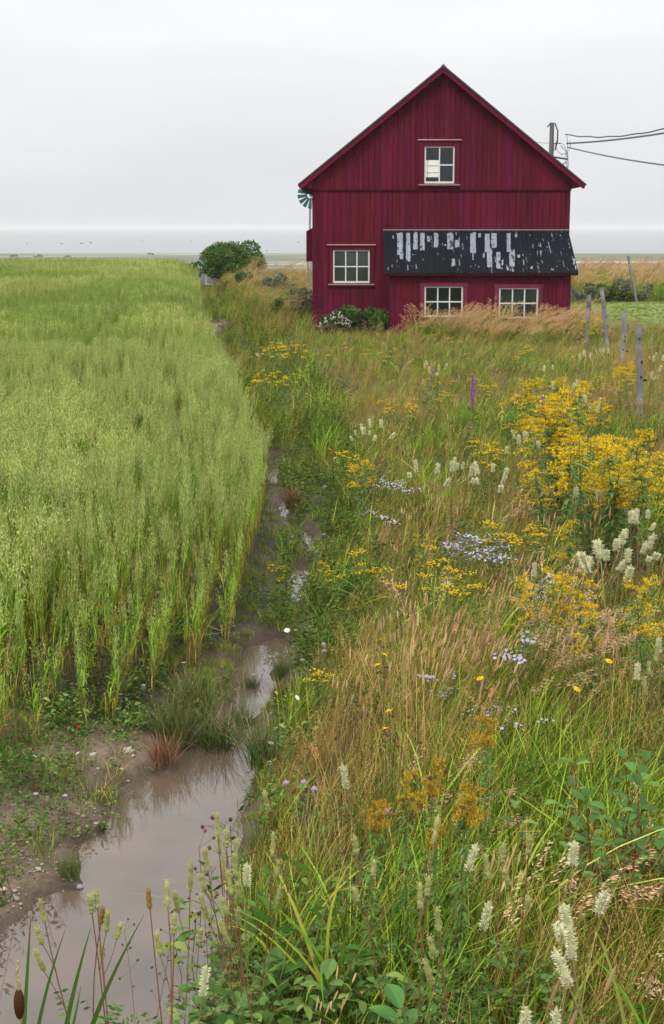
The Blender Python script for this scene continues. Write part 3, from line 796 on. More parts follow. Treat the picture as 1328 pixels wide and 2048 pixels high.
for i, (px, py, wd, ht, cc, nm_, lb, gp) in enumerate([
    (515, 558, 1.9, 1.8, YGR, 'shrub', 'yellow-green shrub leaning against the right side of the rowan tree', None),
    (487, 576, 1.3, 1.0, GRN, 'shrub', 'small green shrub in front of the rowan tree on the ditch bank', None),
    (452, 572, 1.5, .6, YGR, 'shrub', 'low yellowish shrub below the rowan tree near the field corner', None),
    (573, 634, 1.0, .7, GRN, 'shrub', 'dark green shrub on the slope just left of the barn corner', None),
    (600, 640, 1.5, 1.2, GREY, 'shrub', 'grey-green bushy weed growing against the left corner of the barn', None),
    (560, 590, 1.9, 1.0, GREY, 'shrub', 'pale grey-green bush on the bank midway between rowan tree and barn', None),
    (1175, 606, 2.2, .8, GREY, 'shrub', 'dark green bush at the lawn edge beside the lean-to corner', 'bushes at the back of the lawn'),
    (1218, 603, 2.4, .8, GRN, 'shrub', 'green bush in the row behind the lawn, left of the dark leaning post', 'bushes at the back of the lawn'),
    (1262, 602, 2.3, 1.0, GREY, 'shrub', 'dark green bush at the foot of the dark leaning post', 'bushes at the back of the lawn'),
    (1140, 640, 1.2, .75, GREY, 'shrub', None, None)]):
    if lb is None: continue
    x, y = on_z(px, py, 0)
    shrub(nm_, (x, y, float(height(x, y))), wd, ht, 2200, .11, cc, lb, 'shrub', 40 + i, .05, 0, gp, nb=12)
# garden plants at the foot of the barn wall
x, z = P(730, 640, 44.2)
shrub('shrub', (x, 44.2, -.1), 1.5, .95, 2200, .13, [(.05, .11, .03), (.08, .15, .035)], 'dark green leafy plant under the left barn window, right of white flowers', 'shrub', 61, .05, nb=12)
x, z = P(762, 640, 43.8)
shrub('shrub', (x, 43.8, -.1), .7, .8, 900, .12, [(.07, .14, .03), (.10, .16, .04)], 'light green leafy plant in the corner between barn and lean-to', 'shrub', 62, .05, nb=8)
x, z = P(672, 640, 44.0)
ph_ = shrub('phlox', (x, 44.0, -.1), .95, .75, 1300, .10, [(.06, .13, .03), (.09, .15, .04)], 'garden plant with a mass of white flowers at the barn wall', 'flowering plant', 63, .05, nb=10)
mb = MB(); r = np.random.default_rng(64)
for k in range(44):
    xx = r.uniform(-.5, .5); c_ = np.array([xx, -.25 + r.uniform(-.15, .2), .72 - .5 * xx * xx * 2 - r.uniform(0, .35) + .12 * xx])
    for q in range(3): mb.blob(c_ + r.normal(size=3) * .022, .020, (.66, .60, .60), 6, 3)
mb.build('flowers', M_petal, ph_)

# ---------------------------------------------------------------- scattering of the uncountable plants
SRC = {}
def src_collection(name, meshes, mat):
    c = bpy.data.collections.new(name)
    for i, mb in enumerate(meshes):
        m = mb.mesh('%s_tuft' % name); m.materials.append(mat)
        c.objects.link(bpy.data.objects.new('%s_tuft.%03d' % (name, i), m))
    return c, len(meshes)
def scatter(name, coll, X, Y, Z, rot, scl, idx, label, cat, kind='stuff'):
    n = len(X)
    m = bpy.data.meshes.new(name); m.vertices.add(n)
    m.vertices.foreach_set('co', np.stack([X, Y, Z], 1).astype(np.float32).ravel())
    a = m.attributes.new('rot', 'FLOAT_VECTOR', 'POINT'); a.data.foreach_set('vector', np.asarray(rot, np.float32).ravel())
    a = m.attributes.new('scl', 'FLOAT_VECTOR', 'POINT'); a.data.foreach_set('vector', np.asarray(scl, np.float32).ravel())
    a = m.attributes.new('idx', 'INT', 'POINT'); a.data.foreach_set('value', np.asarray(idx, np.int32))
    o = bpy.data.objects.new(name, m); C.objects.link(o)
    ng = bpy.data.node_groups.new(name, 'GeometryNodeTree')
    ng.interface.new_socket('Geometry', in_out='INPUT', socket_type='NodeSocketGeometry')
    ng.interface.new_socket('Geometry', in_out='OUTPUT', socket_type='NodeSocketGeometry')
    A = ng.nodes.new; L = ng.links.new
    gi, go = A('NodeGroupInput'), A('NodeGroupOutput')
    ci = A('GeometryNodeCollectionInfo'); ci.inputs['Collection'].default_value = coll
    ci.inputs['Separate Children'].default_value = True; ci.inputs['Reset Children'].default_value = True
    ip = A('GeometryNodeInstanceOnPoints'); ip.inputs['Pick Instance'].default_value = True
    def attr(nm, dt):
        x = A('GeometryNodeInputNamedAttribute'); x.data_type = dt; x.inputs[0].default_value = nm
        return next(s for s in x.outputs if s.enabled and s.name == 'Attribute')
    e2r = A('FunctionNodeEulerToRotation')
    L(gi.outputs[0], ip.inputs['Points']); L(ci.outputs[0], ip.inputs['Instance'])
    L(attr('idx', 'INT'), ip.inputs['Instance Index'])
    L(attr('rot', 'FLOAT_VECTOR'), e2r.inputs[0]); L(e2r.outputs[0], ip.inputs['Rotation'])
    L(attr('scl', 'FLOAT_VECTOR'), ip.inputs['Scale'])
    L(ip.outputs[0], go.inputs[0])
    md = o.modifiers.new('scatter', 'NODES'); md.node_group = ng
    tag(o, label, cat, kind=kind)
    return o

def blades(mb, n, rad, h0, h1, wd, cols, lean=.25, curl=.35, K=6, r=rng, wind=.12, base=None, profile='blade', basecol=None, drop=.25):
    """n grass blades rooted inside radius rad; returns tip points and tip directions."""
    a = r.uniform(0, 6.28, n); q = np.sqrt(r.random(n)) * rad
    b = np.stack([np.cos(a) * q, np.sin(a) * q, np.zeros(n)], 1) if base is None else base
    L_ = r.uniform(h0, h1, n)
    az = r.uniform(0, 6.28, n); d = np.stack([np.cos(az), np.sin(az), np.zeros(n)], 1)
    ln = np.abs(r.normal(0, lean, n)); cu = r.uniform(.2, 1, n) * curl
    t = np.linspace(0, 1, K)[None, :, None]
    hor = (ln[:, None, None] * t + cu[:, None, None] * t ** 2.2)
    wv = np.array([wind, wind * .1, 0])[None, None, :] * (t + t ** 2)
    Pn = b[:, None, :] + d[:, None, :] * hor * L_[:, None, None] + wv * L_[:, None, None]
    z = L_[:, None, None] * (t - drop * (cu[:, None, None] + .3 * ln[:, None, None]) * t ** 3)
    Pn[:, :, 2:3] = z
    side = np.stack([-np.sin(az), np.cos(az), np.zeros(n)], 1)
    tw = r.normal(0, .5, n); side = side * np.cos(tw)[:, None] + d * np.sin(tw)[:, None]
    tt = np.linspace(0, 1, K)
    pr = (np.minimum(1, .55 + 2 * tt) * (1 - tt ** 2.5) + .04) if profile == 'blade' else np.full(K, 1.0) - .4 * tt
    W = wd * r.uniform(.7, 1.3, n)[:, None] * pr[None]
    cols = np.array(cols); c = cols[r.integers(0, len(cols), n)] * r.uniform(.45, 1.4, (n, 1))
    cc = np.repeat(c[:, None, :], K, 1)
    if basecol is not None:
        f = np.clip(1 - tt / .45, 0, 1)[None, :, None]; cc = cc * (1 - f) + np.array(basecol) * f
    mb.ribbons(Pn, W, side, cc)
    td = Pn[:, -1] - Pn[:, -2]
    return Pn[:, -1], td / (np.linalg.norm(td, axis=1, keepdims=True) + 1e-9), Pn

# ---- oats
PAN = np.array([(.365, .425, .13), (.48, .51, .19), (.25, .32, .075)])
def oat_tuft(seed, nst, lx, ly, far=False, short=False):
    r = np.random.default_rng(seed); mb = MB()
    b = np.stack([r.normal(0, lx, nst), r.uniform(-ly, ly, nst), np.zeros(nst)], 1)
    h0, h1 = (.78, 1.0)
    tip, td, Pn = blades(mb, nst, 0, h0, h1, .0022 if not far else .004, [(.27, .33, .06), (.34, .36, .08)], .04, .04, 5, r, .03, b, 'stem', (.30, .24, .07))
    nl = nst * (4 if not far else 2)
    which = r.integers(0, nst, nl)
    # leaves spring from the stems
    kk = r.uniform(.1, .72, nl); i0 = np.clip((kk * 4).astype(int), 0, 3); ff = (kk * 4 - i0)[:, None]
    lb = Pn[which, i0] * (1 - ff) + Pn[which, i0 + 1] * ff
    az = r.uniform(0, 6.28, nl); d = np.stack([np.cos(az), np.sin(az), 0 * az], 1)
    Ln = r.uniform(.18, .34, nl)[:, None, None]; t = np.linspace(0, 1, 5)[None, :, None]
    Q = lb[:, None, :] + d[:, None, :] * Ln * (.2 * t + .3 * t ** 2)
    Q[:, :, 2:3] += Ln * (1.0 * t - .75 * t ** 2.2 * r.uniform(.2, 1.2, (nl, 1, 1)))
    low = (kk < .33)[:, None]
    lc = np.where(low & (r.random((nl, 1)) < .65), np.array([[.48, .33, .08]]), np.array([[.22, .36, .035]]) * r.uniform(.5, 1.5, (nl, 1)))
    org = (r.random((nl, 1)) < .05); lc = np.where(org, np.array([[.42, .20, .06]]), lc)
    side = np.stack([-np.sin(az), np.cos(az), 0 * az], 1)
    W = (.0075 if not far else .010) * (np.minimum(1, .6 + 2 * np.linspace(0, 1, 5)) * (1 - np.linspace(0, 1, 5) ** 2.5) + .05)[None] * r.uniform(.7, 1.3, (nl, 1))
    mb.ribbons(Q, W, side, lc)
    # panicles
    ns = 26 if not far else 14
    for i in range(nst):
        if short and r.random() < .55: continue
        top = tip[i]; plen = r.uniform(.16, .24)
        u = r.random(ns) ** .8; az = r.uniform(0, 6.28, ns)
        rad = (.010 + .042 * np.sin(np.pi * np.clip(u, 0, 1) * .9)) * r.uniform(.4, 1, ns)
        sp = top - np.array([0, 0, 1]) * plen * u[:, None] + np.stack([np.cos(az) * rad + .02 * u, np.sin(az) * rad, -.01 * r.random(ns) + 0 * u], 1)
        A = np.stack([np.cos(az) * .5 + .25, np.sin(az) * .5, -np.ones(ns)], 1)
        s_ = 1.25 if not far else 1.6
        mb.diamonds(sp, A, r.uniform(.018, .027, ns) * s_, r.uniform(.006, .009, ns) * s_, PAN[r.integers(0, 3, ns)] * r.uniform(.85, 1.2, (ns, 1)), r)
        if not far:
            sel = slice(0, 12); an = top - np.array([0, 0, 1]) * plen * u[sel, None] * .85
            mb.ribbons(np.stack([an * 1.0, (an + sp[sel]) / 2 + np.array([0, 0, .012]), sp[sel]], 1), np.full((12, 3), .0007), np.tile([[1.0, 0, 0]], (12, 1)), (.28, .33, .12))
    return mb
nearT = [oat_tuft(200 + i, 7, .014, .07) for i in range(6)]
shortT = [oat_tuft(230 + i, 6, .03, .08, short=True) for i in range(4)]
farT = [oat_tuft(260 + i, 12, .03, .17, far=True) for i in range(5)]
PAN = PAN * np.array([.62, .78, .62]); greenT = [oat_tuft(290 + i, 12, .03, .17, far=True) for i in range(3)]
oc, _ = src_collection('oats', nearT + shortT + farT + greenT, M_oat)
ox, oy, osz, oid, orz, osq = [], [], [], [], [], []
r = np.random.default_rng(12)
def front_y(x): return np.interp(x, [-6, -3.2, -2.1, -1.5, -.9, -.85], [7.8, 8.2, 8.55, 9.1, 10.9, 11.2])
ROW = .205
for k in range(0, 190):
    off = k * ROW
    for (ya, yb, stp, fr2) in ((8.0, 30, .10, False), (30, 100, .30, True)):
        ys = np.arange(ya, yb, stp) + r.uniform(-.4, .4) * stp
        ys = ys + r.uniform(-.35, .35, len(ys)) * stp
        xs = oat_edge(ys) - off + r.normal(0, .012, len(ys)) + (vn(ys, off + 0 * ys, 1.2, 77) - .5) * .05
        lim = -(.235 * ys + 2.0)
        ok = (xs > lim) & (ys > front_y(xs) + (vn(xs, ys, .4, 78) - .5) * .5)
        # thin places
        g_ = vn(np.full(len(ys), k * 7.0 + 3.0), ys / 1.5, 1.0, 79)
        gap = (g_ < .16) & (ys < 62)
        ok &= ~(gap & (r.random(len(ys)) < .93))
        ok &= r.random(len(ys)) > .03
        xs, ys, g_ = xs[ok], ys[ok], g_[ok]
        inn = ys - front_y(xs)
        sq = np.where((fbm(xs, ys / 5.0, 1.6, 84) > .47) | ((off < 1.4) & (ys < 24)), .32, .80); osq += list(sq)
        hs = .66 + .34 * sstep(.0, 2.2, inn + (vn(xs, ys, .5, 80) - .5) * .8) + (fbm(xs, ys, 2.5, 81) - .5) * .16
        near_edge = sstep(0, .4, off + 0 * ys)
        hs = hs * r.normal(1, .05, len(ys))
        shrt = inn < 2.0 * r.random(len(ys)) + .3
        hs = hs * np.where((g_ < .26) & (ys < 62), .84, 1); ids = np.where(shrt, 6 + r.integers(0, 4, len(ys)), r.integers(0, 6, len(ys))) if not fr2 else 10 + np.where(fbm(xs, ys / 2.0, 4.0, 86) + r.normal(0, .08, len(ys)) > .56, 5 + r.integers(0, 3, len(ys)), r.integers(0, 5, len(ys)))
        ox += list(xs); oy += list(ys); osz += list(hs); oid += list(ids); orz += list(r.choice([0, math.pi], len(ys)) + r.normal(0, .2, len(ys)))
ox, oy, osz = map(np.array, (ox, oy, osz))
rot = np.stack([r.normal(0, .05, len(ox)), .03 + r.normal(0, .05, len(ox)), np.array(orz)], 1)
far_h = 1 + .22 * sstep(75, 98, oy)
scl = np.stack([np.array(osq), np.ones(len(ox)), osz * far_h], 1)
scatter('oat_field', oc, ox, oy, height(ox, oy) - .02, rot, scl, oid, 'dense pale green oat crop standing in rows left of the ditch', 'oats')
print('oat tufts', len(ox))

# ---- meadow grasses
STRAW = [(.48, .32, .10), (.36, .21, .06), (.64, .46, .19), (.24, .13, .045)]
OLIVE = [(.17, .21, .022), (.27, .26, .035), (.09, .12, .014), (.38, .31, .07)]
GREEN = [(.065, .14, .010), (.13, .24, .018), (.24, .36, .035)]
YELG = [(.33, .43, .06), (.46, .52, .12), (.24, .36, .04)]
def heads(mb, tip, td, r, L0, rad, cols, sides=5, tall=True):
    cols = np.array(cols)
    for i in range(len(tip)):
        L_ = r.uniform(*L0); c = cols[r.integers(0, len(cols))] * r.uniform(.8, 1.2)
        p0 = tip[i] - td[i] * L_ * .1
        mb.tube([p0, p0 + td[i] * L_ * .3, p0 + td[i] * L_ * .75, p0 + td[i] * L_], np.array([.4, 1, .9, .25]) * rad, c, sides, False)
def awns(mb, tip, td, r, n, L0, spread, size, cols, wid=.25, droop=.35):
    """loose seed head: little husks along the upper stem"""
    cols = np.array(cols)
    for i in range(len(tip)):
        L_ = r.uniform(*L0); u = r.random(n)
        p = tip[i] - td[i] * L_ * u[:, None]; az = r.uniform(0, 6.28, n)
        o_ = np.stack([np.cos(az), np.sin(az), 0 * az], 1) * (spread * (1 - .2 * u) * r.random(n))[:, None]
        o_[:, 0] += spread * .6 * r.random(n); p = p + o_; p[:, 2] -= droop * np.linalg.norm(o_, axis=1)
        A = td[i][None] * .8 + o_ / spread * .8 + np.array([.4, 0, -.25]) + r.normal(0, .15, (n, 3))
        mb.diamonds(p, A, r.uniform(.7, 1.3, n) * size, size * wid, cols[r.integers(0, len(cols), n)] * r.uniform(.85, 1.15, (n, 1)), r)
TT = []; TI = {}
def reg(name, fn, k):
    TI[name] = (len(TT), k)
    for i in range(k): TT.append(fn(np.random.default_rng(500 + len(TT))))
def t_green(r):
    mb = MB(); blades(mb, 26, .11, .35, .72, .0042, GREEN + YELG[:1], .28, .6, 7, r, .12)
    blades(mb, 12, .13, .2, .45, .004, OLIVE, .4, .4, 5, r, .1); return mb
def t_olive(r):
    mb = MB(); blades(mb, 34, .13, .3, .62, .0028, OLIVE + GREEN[:2], .26, .4, 5, r, .10)
    tip, td, _ = blades(mb, 9, .10, .5, .75, .0011, STRAW, .1, .15, 5, r, .16, profile='stem')
    awns(mb, tip, td, r, 9, (.08, .14), .015, .011, STRAW); return mb
def t_straw(r):
    mb = MB(); blades(mb, 14, .12, .25, .5, .0022, STRAW + OLIVE, .25, .35, 5, r, .14)
    tip, td, _ = blades(mb, 20, .12, .5, .85, .0012, STRAW, .10, .14, 5, r, .14, profile='stem')
    awns(mb, tip, td, r, 13, (.09, .16), .016, .012, STRAW); return mb
def t_timothy(r):
    mb = MB(); blades(mb, 14, .12, .25, .5, .003, OLIVE + STRAW[:1], .25, .35, 5, r, .14)
    tip, td, _ = blades(mb, 11, .12, .75, 1.05, .0014, STRAW, .06, .08, 5, r, .10, profile='stem')
    heads(mb, tip, td, r, (.06, .12), .0062, [(.44, .27, .13), (.38, .25, .13), (.48, .33, .18)]); return mb
def t_broad(r):
    mb = MB(); blades(mb, 10, .08, .55, .95, .0085, GREEN[1:] + YELG[:2], .28, .75, 8, r, .3, drop=.45)
    blades(mb, 10, .12, .25, .5, .004, GREEN, .3, .4, 5, r, .12); return mb
def t_brome(r):
    mb = MB(); blades(mb, 14, .1, .35, .7, .004, GREEN + OLIVE, .25, .5, 6, r, .2)
    tip, td, _ = blades(mb, 6, .08, .75, 1.05, .0013, STRAW, .08, .28, 7, r, .22, profile='stem', drop=.5)
    awns(mb, tip, td, r, 44, (.16, .24), .034, .027, [(.58, .40, .24), (.50, .33, .19)], .22, .8); return mb
def t_plume(r):
    mb = MB(); blades(mb, 24, .14, .5, 1.0, .006, GREEN + OLIVE, .15, .35, 6, r, .3)
    tip, td, _ = blades(mb, 12, .13, 1.0, 1.45, .002, STRAW, .05, .22, 7, r, .38, profile='stem', drop=.6)
    awns(mb, tip, td, r, 60, (.22, .34), .05, .035, [(.46, .30, .14), (.40, .25, .11), (.52, .37, .19)], .28, .6); return mb
def t_weed(r):
    mb = MB()
    for k in range(5):
        b = np.array([r.normal(0, .06), r.normal(0, .06), 0]); h = r.uniform(.3, .6); le = r.normal(0, .08, 2) + np.array([.04, 0])
        n = 16; t = r.uniform(.1, 1, n); p = b + np.stack([le[0] * t, le[1] * t, h * t], 1)
        mb.tube([b, b + [le[0] * .5, le[1] * .5, h * .5], b + [le[0], le[1], h]], .002, (.15, .14, .05), 4, False)
        az = r.uniform(0, 6.28, n); A = np.stack([np.cos(az), np.sin(az), r.uniform(0, .7, n)], 1)
        g_ = np.array([(.035, .085, .012), (.06, .12, .018), (.10, .17, .03)])
        mb.diamonds(p, A, r.uniform(.04, .09, n), r.uniform(.012, .022, n), g_[r.integers(0, 3, n)], r)
    return mb
def t_leafy(r):               # low broad leaves, some turned red
    mb = MB(); n = 48; a = r.uniform(0, 6.28, n); q = np.sqrt(r.random(n)) * .13
    p = np.stack([np.cos(a) * q, np.sin(a) * q, r.uniform(.03, .25, n)], 1)
    A = np.stack([np.cos(a + r.normal(0, .5, n)), np.sin(a + r.normal(0, .5, n)), r.uniform(-.2, .6, n)], 1)
    c = np.array([(.07, .14, .03), (.11, .18, .04), (.15, .20, .05), (.09, .15, .035)])[r.integers(0, 4, n)]
    red = r.random(n) < .04; c[red] = np.array([(.26, .04, .02), (.32, .13, .03)])[r.integers(0, 2, red.sum())]
    c = c * r.uniform(.6, 1.3, (n, 1))
    A /= np.linalg.norm(A, axis=1, keepdims=True); t = np.linspace(0, 1, 6); Ln = r.uniform(.035, .075, n)
    sd_ = np.cross(A, [0, 0, 1.0]) + r.normal(0, .25, (n, 3)); sd_ /= np.linalg.norm(sd_, axis=1, keepdims=True)
    Q = p[:, None, :] + A[:, None, :] * Ln[:, None, None] * t[None, :, None]
    Q[:, :, 2] += Ln[:, None] * (.25 * t - .55 * t * t)[None]
    mb.ribbons(Q, np.sin(np.pi * (t * .93 + .05))[None] ** .8 * (Ln * r.uniform(.18, .3, n))[:, None], sd_, c); return mb
def t_short(r):
    mb = MB(); blades(mb, 45, .12, .07, .2, .0026, GREEN + OLIVE, .4, .5, 4, r, .05)
    return mb
def t_clover(r):
    mb = MB(); n = 40; a = r.uniform(0, 6.28, n); q = np.sqrt(r.random(n)) * .13
    p = np.stack([np.cos(a) * q, np.sin(a) * q, r.uniform(.01, .10, n)], 1)
    A = np.stack([np.cos(a * 3), np.sin(a * 3), r.uniform(-.1, .5, n)], 1)
    mb.diamonds(p, A, r.uniform(.015, .035, n), r.uniform(.012, .024, n), np.array([(.07, .15, .03), (.11, .19, .04), (.16, .2, .05)])[r.integers(0, 3, n)], r); return mb
for nm_, fn, k in (('green', t_green, 5), ('olive', t_olive, 5), ('straw', t_straw, 5), ('timothy', t_timothy, 4), ('broad', t_broad, 4), ('brome', t_brome, 4), ('plume', t_plume, 4), ('weed', t_weed, 4), ('leafy', t_leafy, 4), ('short', t_short, 4), ('clover', t_clover, 3)):
    reg(nm_, fn, k)
tc_, _ = src_collection('meadow', TT, M_grass)
TN = list(TI)
def bank_edge(Y):      # where the taller meadow begins, right of the ditch
    return ditch_x(Y) + np.interp(Y, [3, 8, 14, 22, 30, 60], [.36, .42, .55, .85, 1.1, 1.4])
def blobw(px, py, L_):
    o_ = np.zeros(len(px))
    for cx_, cy_, rx_, ry_, wt in L_: o_ += wt * np.exp(-((px - cx_) / rx_) ** 2 - ((py - cy_) / ry_) ** 2)
    return o_
def meadow(name, X, Y, label, cat, seed, weights, hscale=None):
    r = np.random.default_rng(seed)
    px, py = proj(X, Y, .4)
    Wt = weights(X, Y, px, py)
    M_ = np.stack([np.broadcast_to(np.maximum(Wt.get(k, 0), 0), X.shape) for k in TN], 1) + 1e-9
    M_ = M_ / M_.sum(1, keepdims=True); cs = np.cumsum(M_, 1)
    ti = (r.random(len(X))[:, None] > cs).sum(1).clip(0, len(TN) - 1)
    st = np.array([TI[k][0] for k in TN]); ct = np.array([TI[k][1] for k in TN])
    ids = st[ti] + (r.random(len(X)) * ct[ti]).astype(int)
    hs = r.uniform(.8, 1.2, len(X)) * (hscale if hscale is not None else 1)
    rot = np.stack([r.normal(0, .06, len(X)), r.normal(.06, .10, len(X)), r.normal(0, .95, len(X))], 1)
    return scatter(name, tc_, X, Y, height(X, Y) - .015, rot, np.stack([hs, hs, hs], 1), ids, label, cat)
def pts(x0f, x1f, y0, y1, dens, seed):
    """random points: density falls with distance as given by dens(y)"""
    r = np.random.default_rng(seed); XX, YY = [], []
    for ya in np.arange(y0, y1, .5):
        a, b_ = x0f(ya), x1f(ya)
        if b_ <= a: continue
        n = r.poisson((b_ - a) * .5 * dens(ya)); XX.append(r.uniform(a, b_, n)); YY.append(r.uniform(ya, ya + .5, n))
    return np.concatenate(XX), np.concatenate(YY)
def in_barn(X, Y): return (X > xl - .1) & (X < xr + .1) & (Y > BY - .05) | (X > lxl - .1) & (X < lxr + .1) & (Y > LY - .1) & (Y < BY + 1)

X, Y = pts(lambda y: float(ditch_x(y)) + .15, lambda y: .235 * y + 1.8, 2.6, 44.6, lambda y: 62 if y < 9 else (46 if y < 18 else 30), 901)
be = bank_edge(Y) + (fbm(X, Y, .8, 120) - .5) * .5
ok = (X > be) & ~in_barn(X, Y) & (water_sd(X, Y) > .10)
X, Y = X[ok], Y[ok]
def wmead(X, Y, px, py):
    n1, n2, n3 = fbm(X, Y, 1.1, 130), fbm(X, Y, .9, 140), fbm(X, Y, 1.4, 150)
    st = .17 + blobw(px, py, [(710, 1330, 120, 190, 2.6), (700, 800, 120, 70, .9), (640, 1150, 70, 90, .9), (1270, 760, 90, 110, 1.2), (850, 1230, 120, 80, .5)])
    gn = .62 + blobw(px, py, [(1150, 1500, 220, 130, 1.6), (1000, 1850, 320, 200, 1.5), (1000, 830, 160, 40, .9), (760, 1160, 60, 50, .4), (900, 1200, 160, 60, .8), (1100, 690, 80, 30, .5)])
    tm = .18 + blobw(px, py, [(740, 1380, 150, 160, 1.6), (1000, 1250, 220, 110, .9)])
    br = .02 + blobw(px, py, [(1060, 1330, 150, 80, 2.2), (1250, 1900, 120, 160, .9), (1250, 1700, 80, 100, .9), (1100, 1950, 90, 90, .4)])
    bd = .10 + blobw(px, py, [(950, 1180, 130, 60, 1.6), (560, 1700, 60, 100, .5), (680, 1700, 60, 80, .5), (1000, 1500, 100, 80, .4), (1150, 1600, 200, 140, .5), (950, 1850, 250, 150, .3)])
    wd = .55 + blobw(px, py, [(700, 1650, 180, 120, .9), (1200, 920, 100, 60, .8), (1110, 830, 60, 40, .8), (700, 1000, 80, 80, .3)])
    lf = .02 + blobw(px, py, [(540, 1980, 200, 110, 6.0), (800, 1960, 140, 90, 1.5), (480, 1750, 60, 120, 1.0)])
    pl = blobw(px, py, [(930, 625, 80, 30, 1.2), (1060, 640, 110, 30, 2.0), (1080, 690, 50, 16, .5), (1280, 690, 70, 40, .15)]) * (Y > 38.5)
    k = lambda n_: np.clip((n_ - .5) * 7 + .9, .05, 3.0)
    nr = sstep(1380, 1560, py); st = st * (1 - .75 * nr); tm = tm * (1 - .8 * nr); gn = gn + .7 * nr; wd = wd + .35 * nr; lf = lf + .25 * nr
    return dict(straw=st * k(n1), green=gn * k(1 - n1), olive=.85 * k(n2), timothy=tm * k(n3), brome=br, broad=bd * k(n3), weed=wd * k(1 - n2) * (1 - .55 * sstep(16, 26, Y)), leafy=lf, plume=pl * k(n3), short=.12 + .5 * sstep(20, 30, Y))
mh = np.interp(Y, [3, 8, 14, 24, 36, 44], [.85, .78, .66, .54, .44, .40]) * (.6 + .4 * sstep(0, .9, X - bank_edge(Y))) * (1 - .35 * np.clip(blobw(*proj(X, Y, .3), [(540, 1990, 200, 110, 1.2)]), 0, 1))
mh = mh * np.where((Y > 42.9) & (Y < 45), .75, 1)
meadow('meadow_grass', X, Y, 'tall mixed meadow grass, green and straw-brown, right of the ditch', 'grass', 902, wmead, mh)
print('meadow tufts', len(X))
# low leafy carpet with reddened leaves near the foot of the picture
X, Y = pts(lambda y: float(ditch_x(y)) + .45, lambda y: float(ditch_x(y)) + 2.0, 3.6, 7.2, lambda y: 60, 931)
px_, py_2 = proj(X, Y, .2)
ok = (water_sd(X, Y) > .03) & (np.random.default_rng(2).random(len(X)) < np.clip(blobw(px_, py_2, [(540, 2010, 240, 90, 1.1), (440, 1800, 60, 140, .35), (850, 2010, 120, 50, .5)]), 0, 1))
X, Y = X[ok], Y[ok]
meadow('leafy_ground_cover', X, Y, 'low green leaves, some turned red, on the bank beside the puddle', 'ground plants', 932, lambda X, Y, px, py: dict(leafy=1, weed=.15, clover=.1), 1.0 + .5 * fbm(X, Y, .4, 8))
# tall plume grass against the lean-to
X, Y = pts(lambda y: P(820, 600, y)[0], lambda y: P(1180, 600, y)[0], 39.5, 43.3, lambda y: 16, 905)
px_, py_2 = proj(X, Y, .4)
ok = (np.random.default_rng(1).random(len(X)) < np.clip(.25 + blobw(px_, py_2, [(900, 640, 60, 60, .7), (1090, 650, 80, 60, .9)]), 0, 1))
X, Y = X[ok], Y[ok]
meadow('plume_grass', X, Y, 'wind-bent golden plume grass along the lean-to wall', 'grass', 906, lambda X, Y, px, py: dict(plume=1, green=.25), .62 + .35 * (fbm(X, Y, .8, 5) - .5))
# ditch floor and banks
X, Y = pts(lambda y: float(oat_edge(y)) - .15 - (1.6 if y < 11.5 else 0) - (0.8 if y < 9.0 else 0), lambda y: float(bank_edge(y)) + .3, 5.2, 88, lambda y: 130 if y < 14 else (95 if y < 24 else 22), 907)
sd = water_sd(X, Y)
nn_ = fbm(X, Y, .45, 160)
leftb = X < ditch_x(Y)
mudz = leftb & (Y < 9.7)
cover = np.where(mudz, np.where(fbm(X, Y, .55, 165) > .52, .75, .10), .85)
px_, py_2 = proj(X, Y, -.2)
cover = np.where(mudz, np.clip(.20 + blobw(px_, py_2, [(410, 1350, 100, 80, 1.3), (490, 1250, 80, 40, 1.2), (60, 1600, 110, 60, .9), (150, 1450, 260, 62, 1.6), (60, 1600, 150, 90, .5), (10, 1700, 50, 50, .5), (330, 1440, 90, 40, .8)]), 0, 1), cover)
rr_ = np.random.default_rng(3)
rb_ = np.exp(-((X - on_z(423, 636, -.2)[0]) / .7) ** 2 - ((Y - on_z(423, 636, -.2)[1]) / 5) ** 2)
ok = (rb_ < .45) & (sd > .03) & (rr_.random(len(X)) < cover) & (Y < front_y(X) + .8 * (X < -1) + 300 * (Y > 11))
X, Y = X[ok], Y[ok]
lowv = np.minimum.reduce([water_sd(X + q_ * X / Y, Y + q_) for q_ in (.3, .7, 1.2)]) < .02
def wbank(X, Y, px, py):
    n1 = fbm(X, Y, .7, 170); n2 = fbm(X, Y, .6, 175)
    far = sstep(20, 28, Y)
    lf_ = ((X < ditch_x(Y)) & (Y < 9.9)) * 1.0
    return dict(short=1.0 * np.clip((n1 - .35) * 4, .1, 2), clover=1.6 * lf_ + (.8 * np.clip((.65 - n1) * 4, .1, 2)) * (1 - far * .7), weed=.08 * (1 - .5 * lf_) + .55 * far + .2 * np.clip((n2 - .5) * 5, 0, 1) * (1 - far), olive=.02 + .30 * far, straw=.06 * far, green=.04 * (1 - lf_) + .3 * far, leafy=.08)
meadow('ditch_plants', X, Y, 'low green grass and clover on the ditch floor and banks', 'ground plants', 908, wbank, np.where(Y > 22, .85, .75) * np.where(lowv, .48, 1.0) * np.where((np.abs(X - oat_edge(Y)) < .35) & (Y < 22), .6, 1))
print('ditch tufts', len(X))
